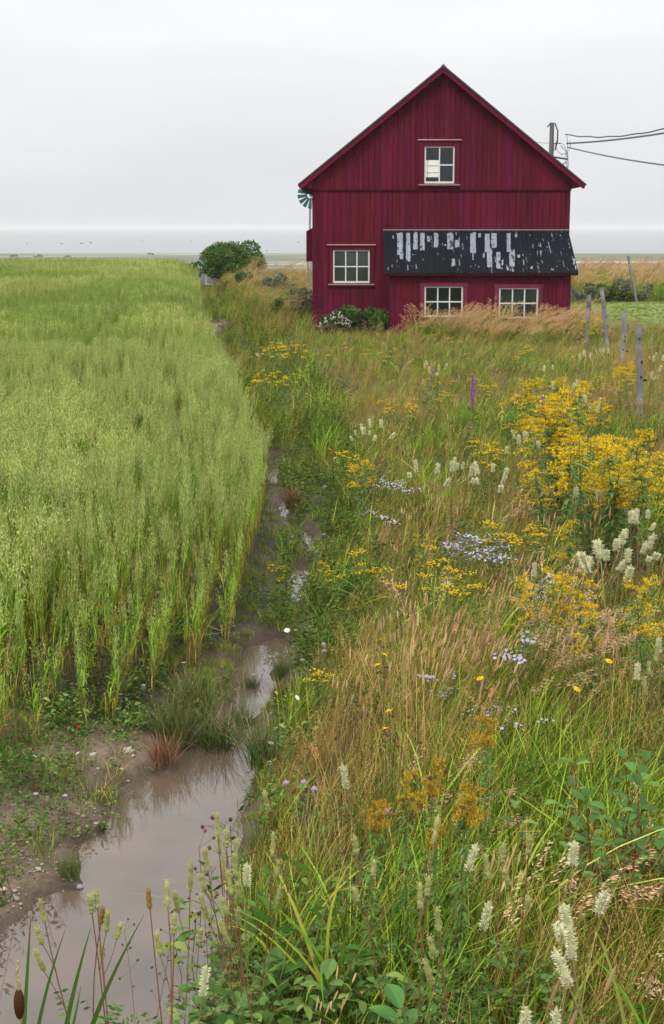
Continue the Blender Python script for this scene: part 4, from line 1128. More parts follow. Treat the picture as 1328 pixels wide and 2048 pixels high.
# bank between the ditch and the barn's left side, rough grass further back
X, Y = pts(lambda y: float(ditch_x(y)) + .8, lambda y: xl + .0, 42, 92, lambda y: 13, 909)
ok = ~in_barn(X, Y) & (X > bank_edge(Y) - .3); X, Y = X[ok], Y[ok]
meadow('bank_grass', X, Y, 'rough straw-coloured grass and weeds on the slope left of the barn', 'grass', 910,
       lambda X, Y, px, py: dict(straw=.5 + blobw(px, py, [(585, 545, 50, 20, 1.0)]), weed=1.3 * np.clip((fbm(X, Y, 2, 7) - .4) * 6, .1, 2), olive=1.1, plume=.06 + blobw(px, py, [(590, 540, 40, 15, .3)]), green=.4), .85)
# right of the barn: lawn blades, then tall rough grass behind
X, Y = pts(lambda y: xr + .2, lambda y: .235 * y + 3, 45, 62.5, lambda y: 26, 911)
ok = (Y > 46 + 1.5 * fbm(X, Y, 1, 3)) & ~in_barn(X, Y); X, Y = X[ok], Y[ok]
ln = meadow('lawn_grass', X, Y, 'bright mown grass strip to the right of the barn', 'grass', 912, lambda X, Y, px, py: dict(short=1, clover=.25), .45)
X, Y = pts(lambda y: xr - .5, lambda y: .235 * y + 3, 62.5, 95, lambda y: 12 if y < 72 else 8, 913)
meadow('rough_grass', X, Y, 'tall pinkish-brown rough grass beyond the mown lawn', 'grass', 914,
       lambda X, Y, px, py: dict(plume=.35, straw=.3, olive=.9, green=1.6 * (Y < 72) + .5, weed=1.5 * (Y < 72) + .5), .95 + .25 * (fbm(X, Y, 3, 5) - .5))
X, Y = pts(lambda y: xr - 1, lambda y: .235 * y + 3, 41, 46, lambda y: 12, 915)
ok = ~in_barn(X, Y); X, Y = X[ok], Y[ok]
meadow('verge_grass', X, Y, 'straw-coloured grass between the fence posts and the lawn', 'grass', 916, lambda X, Y, px, py: dict(straw=.8, olive=.7, plume=.15, green=.5), .42)

# ---------------------------------------------------------------- flowering plants, each a thing of its own
def gpos(px, py, h):
    """plan position of a plant of height h whose top shows at this pixel"""
    z = h
    for _ in range(4):
        x, y = on_z(px, py, z); z = float(height(x, y)) + h
    return x, y, z - h
MESH = {}
def variant(kind, i):
    """list of (part name, mesh) for one plant variant, unit height about 1"""
    key = (kind, i)
    if key in MESH: return MESH[key]
    r = np.random.default_rng(abs(hash_(kind)) + i * 17)
    parts = KINDS[kind](r)
    out = []
    for nm_, mb, mat in parts:
        m = mb.mesh(nm_); m.materials.append(mat); out.append((nm_, m))
    MESH[key] = out
    return out
def hash_(s): return sum(ord(c) * (k + 3) for k, c in enumerate(s))
def curve(b, top, bend, K=7):
    t = np.linspace(0, 1, K)[:, None]; b, top = np.array(b, float), np.array(top, float)
    return b * (1 - t) + top * t + np.array([bend[0], bend[1], 0]) * (t * (1 - t)) * 2
def k_goldenrod_near(r): return k_goldenrod(r, True)
def k_goldenrod(r, near=False):
    st, lf, fl = MB(), MB(), MB()
    top = np.array([r.normal(.05, .05), r.normal(0, .05), 1.0]); p = curve((0, 0, 0), top, r.normal(0, .04, 2), 9)
    st.tube(p, np.linspace(.0045, .002, 9), (.14, .16, .05), 5)
    n = 110; u = r.uniform(.15, .9, n); q = np.stack([np.interp(u, np.linspace(0, 1, 9), p[:, i]) for i in range(3)], 1)
    az = r.uniform(0, 6.28, n); Ln = r.uniform(.06, .12, n)[:, None, None] * (1.1 - .4 * u)[:, None, None]; t = np.linspace(0, 1, 4)[None, :, None]
    d = np.stack([np.cos(az), np.sin(az), 0 * az], 1)[:, None, :]
    Q = q[:, None, :] + d * Ln * t; Q[:, :, 2:3] += Ln * (.5 * t - .7 * t * t)
    lf.ribbons(Q, np.array([.4, 1, .8, .05])[None] * r.uniform(.006, .012, (n, 1)), np.stack([-np.sin(az), np.cos(az), 0 * az], 1), np.array([.085, .15, .03]) * r.uniform(.7, 1.5, (n, 1)))
    G = np.array([(.50, .33, .03), (.42, .26, .03), (.58, .42, .05), (.33, .22, .03)]) if near else np.array([(.74, .49, .010), (.64, .40, .010), (.82, .60, .02), (.42, .31, .02)])
    for k in range(17):
        a = r.uniform(0, 6.28); u0 = r.uniform(.84, 1.0) if near else r.uniform(.60, 1.0); b = np.array([np.interp(u0, np.linspace(0, 1, 9), p[:, i]) for i in range(3)])
        ln = (1.04 - u0) * .42 + .03 if near else (1.06 - u0) * .27 + .045; dd = np.array([math.cos(a), math.sin(a), 0])
        t = np.linspace(0, 1, 6)[:, None]; br = b + dd * ln * t + np.array([0, 0, 1]) * ln * (.85 * t - .6 * t * t) + np.array([.05, 0, 0]) * t
        st.tube(br, .0012, (.2, .2, .05), 3, False)
        m_ = 80 if near else 44; uu = r.uniform(.12, 1, m_)
        c_ = np.stack([np.interp(uu, t[:, 0], br[:, i]) for i in range(3)], 1) + r.normal(0, .006, (m_, 3)) + np.array([0, 0, .007])
        A = r.normal(size=(m_, 3)) + np.array([0, 0, .9])
        fl.diamonds(c_, A, r.uniform(.009, .016, m_), r.uniform(.006, .011, m_), G[r.integers(0, 4, m_)] * r.uniform(.85, 1.15, (m_, 1)), r)
    return [('stem', st, M_stem), ('leaves', lf, M_leaf), ('flower_plume', fl, M_petal)]
def spike(fl, p, d, L_, rad, r, white):
    d = d / np.linalg.norm(d)
    Kk = 10; t = np.linspace(0, 1, Kk)
    pr = np.minimum(1, t * 6 + .3) * np.minimum(1, (1 - t) * 5 + .15)
    core = np.array([.36, .37, .14]) if not white else np.array([.46, .47, .24])
    pp = p + d * L_ * t[:, None]
    fl.tube(pp, rad * (.62 if white else .9) * pr * (1 + .12 * r.standard_normal(Kk)), np.clip(core * (1 + .1 * r.standard_normal((Kk, 1))), 0, 1), 8)
    n = 260 if white else 90
    u = r.random(n) * (.88 if white else 1); az = r.uniform(0, 6.28, n)
    ref = np.cross(d, [.3, 1, .2]); ref /= np.linalg.norm(ref); rf2 = np.cross(d, ref)
    o_ = ref * np.cos(az)[:, None] + rf2 * np.sin(az)[:, None]
    q = p + d * L_ * u[:, None] + o_ * rad * .5
    if white: fl.diamonds(q, o_ + d * .25, r.uniform(.7, 1.3, n) * rad * 1.0, rad * .16, np.array([.80, .78, .56]) * r.uniform(.75, 1.1, (n, 1)), r)
    else: fl.diamonds(q + o_ * rad * .3, o_ + d * .4, rad * .6, rad * .45, np.array([.40, .40, .16]) * r.uniform(.75, 1.25, (n, 1)), r)
def k_burnet_w(r): return burnet(r, True)
def k_burnet_g(r): return burnet(r, False)
def k_burnet_b(r): return burnet(r, False, True)
def burnet(r, white, brown=False):
    st, lf, FL = MB(), MB(), []
    lean = np.array([r.normal(.05, .05), r.normal(0, .04)])
    p = curve((0, 0, 0), (lean[0], lean[1], .86), r.normal(0, .03, 2), 8)
    sc_ = (.19, .09, .05) if r.random() < .5 else (.17, .17, .06)
    st.tube(p, np.linspace(.0035, .0022, 8), sc_, 5)
    ns = (r.integers(1, 3) if white else r.integers(1, 4)) if not brown else 1
    for k in range(ns):
        if k == 0: e_ = p[-1]; d = p[-1] - p[-3]; j = e_
        else:
            j = p[-2 - k]; e_ = j + np.array([r.choice([-1, 1]) * r.uniform(.03, .06), r.normal(0, .03), r.uniform(.12, .2)])
            st.tube(curve(j, e_, (r.normal(0, .02), 0), 5), .0016, sc_, 4); d = e_ - j + np.array([0, 0, .05])
        fl = MB(); FL.append(fl)
        spike(fl, e_, d, r.uniform(.08, .14) if k == 0 else r.uniform(.055, .10), .0122 if white else .0100, r, white)
    if brown:
        fl = FL[0]
        for i in range(len(fl.c)): fl.c[i] = fl.c[i] * np.array([.8, .5, .35])
    for k in range(6):
        u0 = r.uniform(.05, .5); b = np.array([np.interp(u0, np.linspace(0, 1, 8), p[:, i]) for i in range(3)]); a = r.uniform(0, 6.28); dd = np.array([math.cos(a), math.sin(a), .5])
        ln = r.uniform(.1, .18); st.tube([b, b + dd * ln], .001, sc_, 3, False)
        for q in range(5):
            c_ = b + dd * ln * (.35 + .16 * q)
            lf.diamonds(np.array([c_, c_]), np.array([[-dd[1], dd[0], .1], [dd[1], -dd[0], .1]]), .032, .016, np.array([.08, .15, .04]) * r.uniform(.8, 1.3), r)
    return [('stem', st, M_stem), ('leaves', lf, M_leaf)] + [('flower_spike', f_, M_petal) for f_ in FL]
def k_tansy(r):
    st, lf, fl = MB(), MB(), MB()
    for k in range(4):
        top = np.array([r.normal(.03, .09), r.normal(0, .09), r.uniform(.8, 1)]); b0 = np.array([r.normal(0, .03), r.normal(0, .03), 0])
        p = curve(b0, top, r.normal(0, .03, 2), 6); st.tube(p, .0022, (.13, .15, .04), 4, False)
        n = 18; u = r.uniform(.15, .95, n); q = np.stack([np.interp(u, np.linspace(0, 1, 6), p[:, i]) for i in range(3)], 1)
        az = r.uniform(0, 6.28, n); lf.diamonds(q, np.stack([np.cos(az), np.sin(az), .4 + 0 * az], 1), r.uniform(.04, .09, n), .016, np.array([.08, .15, .03]) * r.uniform(.7, 1.4, (n, 1)), r)
        for q in range(10):
            c_ = top + np.array([r.normal(0, .030), r.normal(0, .030), r.uniform(-.02, .015)])
            fl.blob(c_, (.0095, .0095, .006), np.array([.78, .54, .010]) * r.uniform(.85, 1.1), 6, 3)
            st.tube([top - [0, 0, .06], c_], .0009, (.13, .15, .04), 3, False)
    return [('stem', st, M_stem), ('leaves', lf, M_leaf), ('flower_head', fl, M_petal)]
def rayflower(fl, c, nrm, rad, n, col, ccol, r, cr_=.3):
    nrm = nrm / np.linalg.norm(nrm); a = np.cross(nrm, [.2, .5, .9]); a /= np.linalg.norm(a); b = np.cross(nrm, a)
    th = np.arange(n) * 6.283 / n + r.random(); d = a * np.cos(th)[:, None] + b * np.sin(th)[:, None]
    s_ = -a * np.sin(th)[:, None] + b * np.cos(th)[:, None]
    t = np.array([.2, .65, 1.0])[None, :, None]
    Q = c + d[:, None, :] * rad * t + nrm * rad * .15 * (1 - t)
    fl.ribbons(Q, np.array([.5, 1, .5])[None] * np.full((n, 1), rad * 2.4 / n), s_, col)
    fl.blob(c + nrm * rad * .12, np.array([1, 1, .7]) * rad * cr_, ccol, 7, 4)
def k_aster(r):
    st, fl = MB(), MB(); col = np.array([.50, .47, .68])
    for k in range(3):
        top = np.array([r.normal(.03, .10), r.normal(0, .09), r.uniform(.75, 1)]); p = curve((r.normal(0, .03), 0, 0), top, r.normal(0, .03, 2), 6); st.tube(p, .002, (.11, .13, .05), 4, False)
        for q in range(7):
            c_ = top + np.array([r.normal(0, .05), r.normal(0, .05), r.uniform(-.05, .03)]); st.tube([top - [0, 0, .12], c_], .0009, (.11, .13, .05), 3, False)
            rayflower(fl, c_, np.array([r.normal(0, .4), -.45 + r.normal(0, .3), 1]), .016, 12, col * r.uniform(.9, 1.15), (.5, .38, .08), r)
    return [('stem', st, M_stem), ('flower_head', fl, M_petal)]
def k_daisy(r):
    st, fl = MB(), MB(); p = curve((0, 0, 0), (r.normal(0, .08), r.normal(0, .05), 1), (.03, 0), 6); st.tube(p, .004, (.12, .16, .05), 4, False)
    rayflower(fl, p[-1], np.array([r.normal(0, .3), -.6, .8]), .062, 14, (.78, .78, .76), (.6, .38, .03), r)
    return [('stem', st, M_stem), ('flower_head', fl, M_petal)]
def k_hawk(r):
    st, fl = MB(), MB(); p = curve((0, 0, 0), (r.normal(0, .05), r.normal(0, .05), 1), (.03, 0), 6); st.tube(p, .0025, (.14, .12, .05), 4, False)
    rayflower(fl, p[-1], np.array([r.normal(0, .3), -.5, .9]), .022, 16, (.68, .45, .01), (.6, .36, .01), r, .45)
    for k in range(3): fl.blob(p[-1] + np.array([r.normal(0, .04), r.normal(0, .03), -r.uniform(.02, .09)]), (.009, .009, .012), (.16, .09, .05), 6, 4)
    return [('stem', st, M_stem), ('flower_head', fl, M_petal)]
def k_clover(r):
    st, lf, fl = MB(), MB(), MB(); p = curve((0, 0, 0), (r.normal(0, .08), r.normal(0, .08), .95), (.03, 0), 5); st.tube(p, .006, (.12, .14, .05), 4, False)
    n = 60; d = r.normal(size=(n, 3)); d /= np.linalg.norm(d, axis=1, keepdims=True)
    fl.blob(p[-1], .03, (.5, .32, .46), 8, 6); fl.diamonds(p[-1] + d * .026, d + [0, 0, .3], .02, .009, np.array([.58, .40, .56]) * r.uniform(.8, 1.2, (n, 1)), r)
    n = 9; az = r.uniform(0, 6.28, n); q = p[2][None] + r.normal(0, .05, (n, 3)); lf.diamonds(q, np.stack([np.cos(az), np.sin(az), .3 + 0 * az], 1), .08, .05, (.08, .16, .04), r)
    return [('stem', st, M_stem), ('leaves', lf, M_leaf), ('flower_head', fl, M_petal)]
def k_loose(r):
    st, lf, fl = MB(), MB(), MB(); p = curve((0, 0, 0), (r.normal(.03, .03), 0, 1), (.02, 0), 7); st.tube(p, .004, (.15, .09, .05), 5, False)
    n = 26; u = r.uniform(.1, .75, n); q = np.stack([np.interp(u, np.linspace(0, 1, 7), p[:, i]) for i in range(3)], 1); az = r.uniform(0, 6.28, n)
    lf.diamonds(q, np.stack([np.cos(az), np.sin(az), .5 + 0 * az], 1), .09, .02, np.array([.08, .13, .04]) * r.uniform(.8, 1.2, (n, 1)), r)
    n = 120; u = r.uniform(.78, 1.0, n); q = np.stack([np.interp(u, np.linspace(0, 1, 7), p[:, i]) for i in range(3)], 1); d = r.normal(size=(n, 3)); d[:, 2] *= .4
    fl.diamonds(q, d, .024, .012, np.array([.42, .10, .42]) * r.uniform(.7, 1.3, (n, 1)), r)
    return [('stem', st, M_stem), ('leaves', lf, M_leaf), ('flower_spike', fl, M_petal)]
def k_yarrow(r):
    st, fl = MB(), MB()
    for k in range(2):
        top = np.array([r.normal(.0, .06), r.normal(0, .05), r.uniform(.85, 1)]); p = curve((0, 0, 0), top, (.02, 0), 5); st.tube(p, .003, (.13, .15, .06), 4, False)
        for q in range(30): fl.blob(top + np.array([r.normal(0, .035), r.normal(0, .035), r.uniform(-.012, .012)]), (.010, .010, .006), (.72, .72, .68), 6, 3)
    return [('stem', st, M_stem), ('flower_head', fl, M_petal)]
def k_dead(r):                     # brown spent seed heads
    st, fl = MB(), MB(); p = curve((0, 0, 0), (r.normal(0, .05), r.normal(0, .05), 1), (.04, 0), 7); st.tube(p, .0025, (.14, .075, .05), 4, False)
    for k in range(9):
        j = p[r.integers(3, 7)]; e_ = j + np.array([r.normal(0, .07), r.normal(0, .05), r.uniform(.02, .1)]); st.tube([j, e_], .0012, (.14, .08, .05), 3, False)
        fl.blob(e_, (.011, .011, .010), np.array([.13, .06, .04]) * r.uniform(.7, 1.6), 7, 4, .3, r)
    return [('stem', st, M_stem), ('seed_head', fl, M_petal)]
def k_dogwood(r):
    st, lf = MB(), MB()
    for k in range(7):
        a = r.uniform(0, 6.28); top = np.array([math.cos(a) * r.uniform(.1, .45), math.sin(a) * r.uniform(.1, .4), r.uniform(.6, 1)])
        p = curve((0, 0, 0), top, r.normal(0, .08, 2), 8); st.tube(p, np.linspace(.0055, .002, 8), (.20, .02, .022), 6)
        for i in range(3, 8):
            for sg in (-1, 1):
                dr = np.array([sg * math.cos(i * 1.57 + a), sg * math.sin(i * 1.57 + a), .55 + r.normal(0, .15)]); dr /= np.linalg.norm(dr)
                ln = r.uniform(.075, .12); side = np.cross(dr, [0, 0, 1]); side /= np.linalg.norm(side); nrm = np.cross(side, dr)
                t = np.linspace(0, 1, 7); cen = p[i] + dr * .02 + dr * ln * t[:, None] - np.array([0, 0, 1]) * ln * .35 * (t ** 2)[:, None]
                wv = ln * .27 * np.sin(np.pi * np.clip(t * .93 + .05, 0, 1)) ** .8
                c = np.array([.085, .17, .035]) * r.uniform(.6, 1.4)
                # two half blades folded along the midrib
                for hs in (-1, 1):
                    e1 = cen; e2 = cen + hs * side * wv[:, None] + nrm * (wv * .3)[:, None]
                    v = np.stack([e1, e2], 1).reshape(-1, 3); ii = np.arange(14).reshape(7, 2)
                    lf.add(v, np.stack([ii[:-1, 0], ii[:-1, 1], ii[1:, 1], ii[1:, 0]], -1), c * (1.0 if hs > 0 else .92))
    return [('stem', st, M_stem), ('leaves', lf, M_leaf)]
def k_rush(r):
    mb = MB(); blades(mb, 230, .13, .5, 1.0, .0026, [(.045, .09, .015), (.08, .13, .025), (.13, .16, .04)], .16, .22, 6, r, .02)
    mb2 = MB(); tip, td, _ = blades(mb2, 60, .13, .5, 1.0, .002, [(.24, .20, .09), (.17, .16, .07)], .15, .2, 5, r, .02, profile='stem'); awns(mb2, tip, td, r, 6, (.05, .09), .02, .015, [(.25, .17, .09)])
    return [('blades', mb, M_grass), ('seed_head', mb2, M_grass)]
def k_rushbrown(r):
    mb = MB(); blades(mb, 230, .12, .5, 1.0, .003, [(.20, .11, .05), (.13, .10, .035), (.26, .15, .07)], .18, .2, 6, r, .02)
    return [('blades', mb, M_grass)]
def k_iris(r):
    mb = MB(); blades(mb, 14, .06, .6, 1.0, .010, GREEN + OLIVE[:2] + YELG[2:], .25, .9, 9, r, .15, drop=.5)
    return [('blades', mb, M_grass)]
KINDS = dict(goldenrod=k_goldenrod, goldenrod_near=k_goldenrod_near, burnet_w=k_burnet_w, burnet_g=k_burnet_g, burnet_b=k_burnet_b, tansy=k_tansy, aster=k_aster, daisy=k_daisy, hawk=k_hawk, clover=k_clover, loose=k_loose, yarrow=k_yarrow, dead=k_dead, dogwood=k_dogwood, rush=k_rush, rushbrown=k_rushbrown, iris=k_iris)
NV_ = dict(goldenrod=6, goldenrod_near=4, burnet_w=6, burnet_g=5, burnet_b=2, tansy=5, aster=4, daisy=3, hawk=3, clover=3, loose=2, yarrow=2, dead=3, dogwood=3, rush=3, rushbrown=2, iris=3)
_ri = random.Random(99)
def plant(kind, name, px, py, h, label, cat, group=None, sx=1.0, rz=None, scale_xy=None):
    x, y, z = gpos(px, py, h)
    if water_sd(np.array([x]), np.array([y]))[0] < -.02 and kind not in ('burnet_g', 'burnet_b', 'burnet_w', 'rush', 'rushbrown', 'dead'):
        pass
    root = bpy.data.objects.new(name, None); C.objects.link(root); root.empty_display_size = .1
    root.location = (x, y, z - .01); root.rotation_euler = (_ri.gauss(0, .05), _ri.gauss(.04, .07), _ri.uniform(0, 6.28) if rz is None else rz)
    q = (scale_xy or h) * sx
    root.scale = (q, q, h)
    for nm_, m in variant(kind, _ri.randrange(NV_[kind])):
        o = bpy.data.objects.new(nm_, m); C.objects.link(o); o.parent = root
    tag(root, label, cat, group)
    return root
def cluster(kind, name, cx_, cy_, rx_, ry_, n, h, label, cat, group, sx=1.0, seed=0, uni=1.0):
    q = random.Random(seed + int(cx_ * 7 + cy_))
    P_ = []
    for k in range(n):
        a, rr2 = q.uniform(0, 6.28), math.sqrt(q.random())
        P_.append((cx_ + math.cos(a) * rr2 * rx_, cy_ + math.sin(a) * rr2 * ry_, h * (q.uniform(.62, 1.2) if kind == 'goldenrod' else q.uniform(.8, 1.1))))
    if n <= 5:
        P_.sort(); words = [None, ['the only one'], ['left one', 'right one'], ['left one', 'middle one', 'right one'], ['leftmost', 'second from left', 'second from right', 'rightmost'], ['leftmost', 'second from left', 'middle one', 'second from right', 'rightmost']][n]
        for (x_, y_, h_), w_ in zip(P_, words): plant(kind, name, x_, y_, h_, label if n == 1 else label + ', ' + w_, cat, group, sx)
        return
    for x_, y_, h_ in P_:
        u_, v_ = (x_ - cx_) / rx_, (y_ - cy_) / ry_
        rr2 = math.hypot(u_, v_)
        w_ = 'centre' if rr2 < .38 else ['right', 'lower right', 'bottom', 'lower left', 'left', 'upper left', 'top', 'upper right'][int(((math.atan2(v_, u_) + 6.2832) / .7854 + .5)) % 8] + (' rim' if rr2 > .75 else ' side')
        if n > 12: w_ = ('tall, ' if h_ > h * 1.02 else 'short, ' if h_ < h * .8 else '') + w_
        plant(kind, name, x_, y_, h_, label + ', ' + w_, cat, group, sx)
# goldenrods (centre px, radii, count, height)
for (cx_, cy_, rx_, ry_, n, h, lb) in [
    (1125, 795, 66, 42, 27, 1.1, 'goldenrod in the yellow clump around the magenta spikes'),
    (1215, 890, 74, 44, 29, 1.1, 'goldenrod in the large clump below the tall fence post'),
    (1130, 940, 50, 20, 8, .9, 'goldenrod fringe left below the large clump by the tall post'),
    (1225, 950, 50, 22, 14, .9, 'goldenrod patch right below the large clump by the tall post'),
    (1150, 1150, 22, 36, 4, .95, 'dull gold goldenrod left of the big white burnet cluster'),
    (1060, 1155, 28, 16, 5, .85, 'lone goldenrod patch beside a cream burnet spike'),
    (1295, 1160, 30, 10, 4, .9, 'goldenrod by the right edge below the big burnet cluster'),
    (1205, 1215, 24, 10, 2, .85, 'brownish goldenrod below the dull gold goldenrods'),
    (1200, 640, 26, 6, 7, .9, 'orange-yellow goldenrod behind the two posts nearest the barn'),
    (1252, 728, 22, 8, 6, .9, 'orange goldenrod at the foot of the third fence post'),
    (1210, 745, 20, 8, 3, .85, 'small goldenrod between the third fence post and the large yellow clump'),
    (1192, 800, 20, 14, 4, .85, 'goldenrod tip just right of the yellow clump with magenta spikes'),
    (1040, 1040, 14, 6, 2, .8, 'single golden goldenrod above the lilac aster patch'),
    (1125, 1035, 18, 8, 2, .8, 'single goldenrod under the large clump by the tall fence post'),
    (828, 1060, 14, 12, 2, .7, 'small faded goldenrod in the middle of the meadow left of the lilac asters'),
    (718, 920, 12, 20, 3, .8, 'slender goldenrod above the arching leaves by the ditch'),
    (985, 1445, 16, 6, 2, .9, 'faded goldenrod plume standing alone left of the red-stemmed dogwood'),
    (822, 1535, 8, 8, 2, .95, 'drooping goldenrod above the pale green burnet spikes'),
    (915, 1555, 12, 6, 2, .95, 'gold goldenrod plume beside dark stems in the foreground'),
    (745, 1605, 12, 6, 2, .95, 'brown-gold goldenrod plume in the lower middle foreground'),
    (880, 1640, 20, 10, 1, .9, 'shaded brownish goldenrod between the foreground burnet spikes'),
    (1085, 755, 30, 8, 5, .85, 'goldenrod at the top of the yellow clump with magenta spikes')]:
    cluster('goldenrod_near' if cy_ > 1400 else 'goldenrod', 'goldenrod', cx_, cy_, rx_, ry_, n, h, lb, 'goldenrod', 'goldenrod plants in the meadow', .62 if cy_ > 1400 else (.95 if cy_ > 1000 else 1.2))
# burnet stalks
B_ = [
 ('g', 180, 1728, 'tall green burnet spike, leftmost over the puddle'), ('g', 211, 1736, 'green burnet spike second from the left over the puddle'), ('b', 194, 1752, 'brown faded burnet spike between the leftmost green ones'),
 ('g', 235, 1764, 'pale burnet spike just right of the leftmost cluster over the puddle'), ('g', 300, 1772, 'green burnet spike in the middle of the puddle, left of the tallest'), ('g', 345, 1712, 'tallest green burnet spike over the puddle'),
 ('b', 331, 1745, 'brown burnet spike beside the tallest one over the puddle'), ('g', 320, 1790, 'short green burnet spike below the tallest over the puddle'), ('w', 316, 1915, 'low whitish burnet spike at the bottom of the puddle'),
 ('g', 465, 1622, 'green burnet spike, leftmost on the right shore of the puddle'), ('g', 483, 1620, 'green burnet spike on the right shore beside the leftmost one'), ('g', 470, 1650, 'plump green burnet spike on the right shore of the puddle'),
 ('g', 490, 1648, 'thin green burnet spike on the right shore of the puddle'), ('g', 505, 1646, 'upright green burnet spike, right of its group on the shore'), ('w', 528, 1682, 'whitish burnet spike on the bank right of the puddle'), ('g', 545, 1692, 'green burnet spike beside the whitish one on the bank'),
 ('g', 632, 1532, 'slender yellow-green burnet spike right of the lilac clovers'), ('w', 694, 1500, 'white burnet spikes standing alone above the lower middle meadow'),
 ('g', 780, 1622, 'green burnet spike below the drooping goldenrod'), ('g', 794, 1622, 'second green burnet spike below the drooping goldenrod'), ('w', 856, 1648, 'white and green burnet spikes in the lower centre'), ('g', 845, 1694, 'green burnet bud left of the white ones in the lower centre'),
 ('w', 919, 1738, 'single short white burnet spike in the lower centre'), ('g', 943, 1722, 'blunt green burnet spike next to the short white one'), ('g', 1012, 1608, 'pale burnet spike left of the red dogwood stem'), ('g', 998, 1645, 'slanting green burnet spike left of the big white pair'),
 ('w', 1114, 1668, 'left one of the pair of large white burnet spikes by the red stem'), ('w', 1138, 1666, 'right one of the pair of large white burnet spikes by the red stem'),
 ('w', 1200, 1845, 'fluffy white burnet spike, left of the bottom right trio'), ('w', 1251, 1795, 'tallest fluffy white burnet spike in the bottom right trio'), ('w', 1260, 1862, 'lowest fluffy white burnet spike in the bottom right trio'),
 ('w', 1006, 2020, 'white burnet spike at the bottom edge, left of its neighbours'), ('w', 1064, 1984, 'white burnet spike at the bottom edge, tallest there'), ('w', 1100, 2022, 'white burnet spike at the bottom edge, right of its neighbours'),
 ('w', 1300, 1248, 'pale burnet spike by the right picture edge above the red stalk'), ('g', 1316, 1262, 'green burnet spike by the right picture edge above the red stalk'), ('w', 1282, 1300, 'whitish burnet spike on the leaning red stalk'),
 ('w', 1074, 1108, 'single cream burnet spike beside the lone goldenrod')]
for i, (c_, px, py, lb) in enumerate(B_):
    if c_ == 'b': k_, h_ = 'burnet_b', .95
    else: k_, h_ = 'burnet_' + c_, 1.0
    h_ *= 1.05 if py > 1500 and px > 1000 else 1
    x_ = plant(k_, 'burnet', px, py + 4, h_, lb, 'burnet', None, 1.15 if (px > 1100 and py > 1600) else 1)
for (cx_, cy_, rx_, ry_, n, lb) in [(1225, 1075, 30, 42, 14, 'creamy burnet in the big cluster right of the asters'), (1285, 1000, 22, 14, 6, 'cream burnet by the right edge below the large goldenrod clump'),
    (1182, 965, 12, 8, 4, 'white burnet spikes in front of the large goldenrod clump'), (912, 910, 18, 8, 5, 'cream burnet spikes in the open meadow above the lilac asters'), (858, 915, 8, 5, 2, 'cream burnet left of its group in the open meadow'),
    (985, 920, 16, 8, 4, 'cream burnet spikes in the open meadow left of the large goldenrod clump'), (998, 882, 6, 5, 1, 'single cream burnet spike above the meadow group'), (735, 840, 30, 12, 6, 'cream burnet in the meadow straight below the lean-to corner'),
    (1212, 690, 12, 5, 5, 'cream burnet spikes between the second and third fence posts'), (1168, 698, 14, 6, 4, 'cream burnet spikes below the fence post nearest the barn'), (1097, 725, 8, 4, 2, 'cream burnet spikes left of the fence line'),
    (1315, 698, 16, 6, 5, 'cream burnet spikes right of the tall fence post'), (1300, 728, 10, 6, 2, 'cream burnet spikes beside the upper half of the tall fence post'), (1122, 756, 8, 5, 3, 'white burnet spikes rising from the top of the yellow clump'), (1050, 855, 16, 18, 5, 'cream burnet spikes at the lower left edge of the yellow clump'),
    (1095, 875, 10, 10, 3, 'cream burnet spikes below the yellow clump'), (1180, 785, 8, 6, 2, 'pale burnet spikes at the right side of the yellow clump'), (880, 718, 30, 8, 5, 'small cream burnet spikes in the far meadow below the lean-to window')]:
    cluster('burnet_w', 'burnet', cx_, cy_, rx_, ry_, n, 1.0, lb, 'burnet', 'burnet spikes in the meadow', 1.75 if cx_ == 1225 else 1.35)
# tansy-like yellow button flowers
for (cx_, cy_, rx_, ry_, n, h, lb) in [(565, 690, 42, 12, 12, .75, 'yellow button flowers on the bank below the barn corner'), (545, 748, 38, 10, 9, .7, 'yellow button flowers in the lower patch beside the ditch'),
    (665, 1130, 28, 12, 4, .30, 'yellow button flowers on the ditch bank beside the narrow water'), (690, 900, 22, 6, 3, .5, 'yellow flowers beside the slender goldenrod'), (800, 800, 40, 12, 7, .5, 'small yellow flowers in the middle of the far meadow'),
    (900, 760, 90, 30, 9, .5, 'scattered yellow flowers left of the purple spikes'), (720, 700, 70, 20, 6, .5, 'scattered yellow flowers in the far meadow below the barn'), (860, 1125, 60, 30, 5, .5, 'yellow flowers in the meadow left of the white aster patch'),
    (1030, 1050, 40, 14, 6, .6, 'yellow flowers just above and right of the lilac asters'), (930, 1170, 50, 24, 4, .55, 'yellow flowers among the arching pale leaves'), (640, 1330, 26, 10, 3, .35, 'yellow flowers on the bank by the first big puddle'),
    (965, 890, 70, 16, 8, .5, 'yellow flowers in the meadow left of the large goldenrod clump'), (1010, 700, 80, 14, 6, .5, 'yellow flowers in front of the golden plume grass'), (1050, 800, 40, 26, 5, .6, 'yellow flowers at the left edge of the yellow clump'),
    (880, 670, 60, 8, 5, .5, 'yellow flowers at the foot of the lean-to'), (730, 1110, 40, 30, 4, .4, 'scattered yellow flowers right of the narrow water'), (560, 1130, 20, 30, 3, .2, 'tiny yellow flowers on the ditch floor'), (445, 568, 40, 8, 6, .6, 'yellow flowers on the bank near the rowan tree')]:
    cluster('tansy', 'yellow_wildflower', cx_, cy_, rx_, ry_, n, (h + .14) * 1.0, lb, 'wildflower', 'yellow button flowers in the meadow', 1.3)
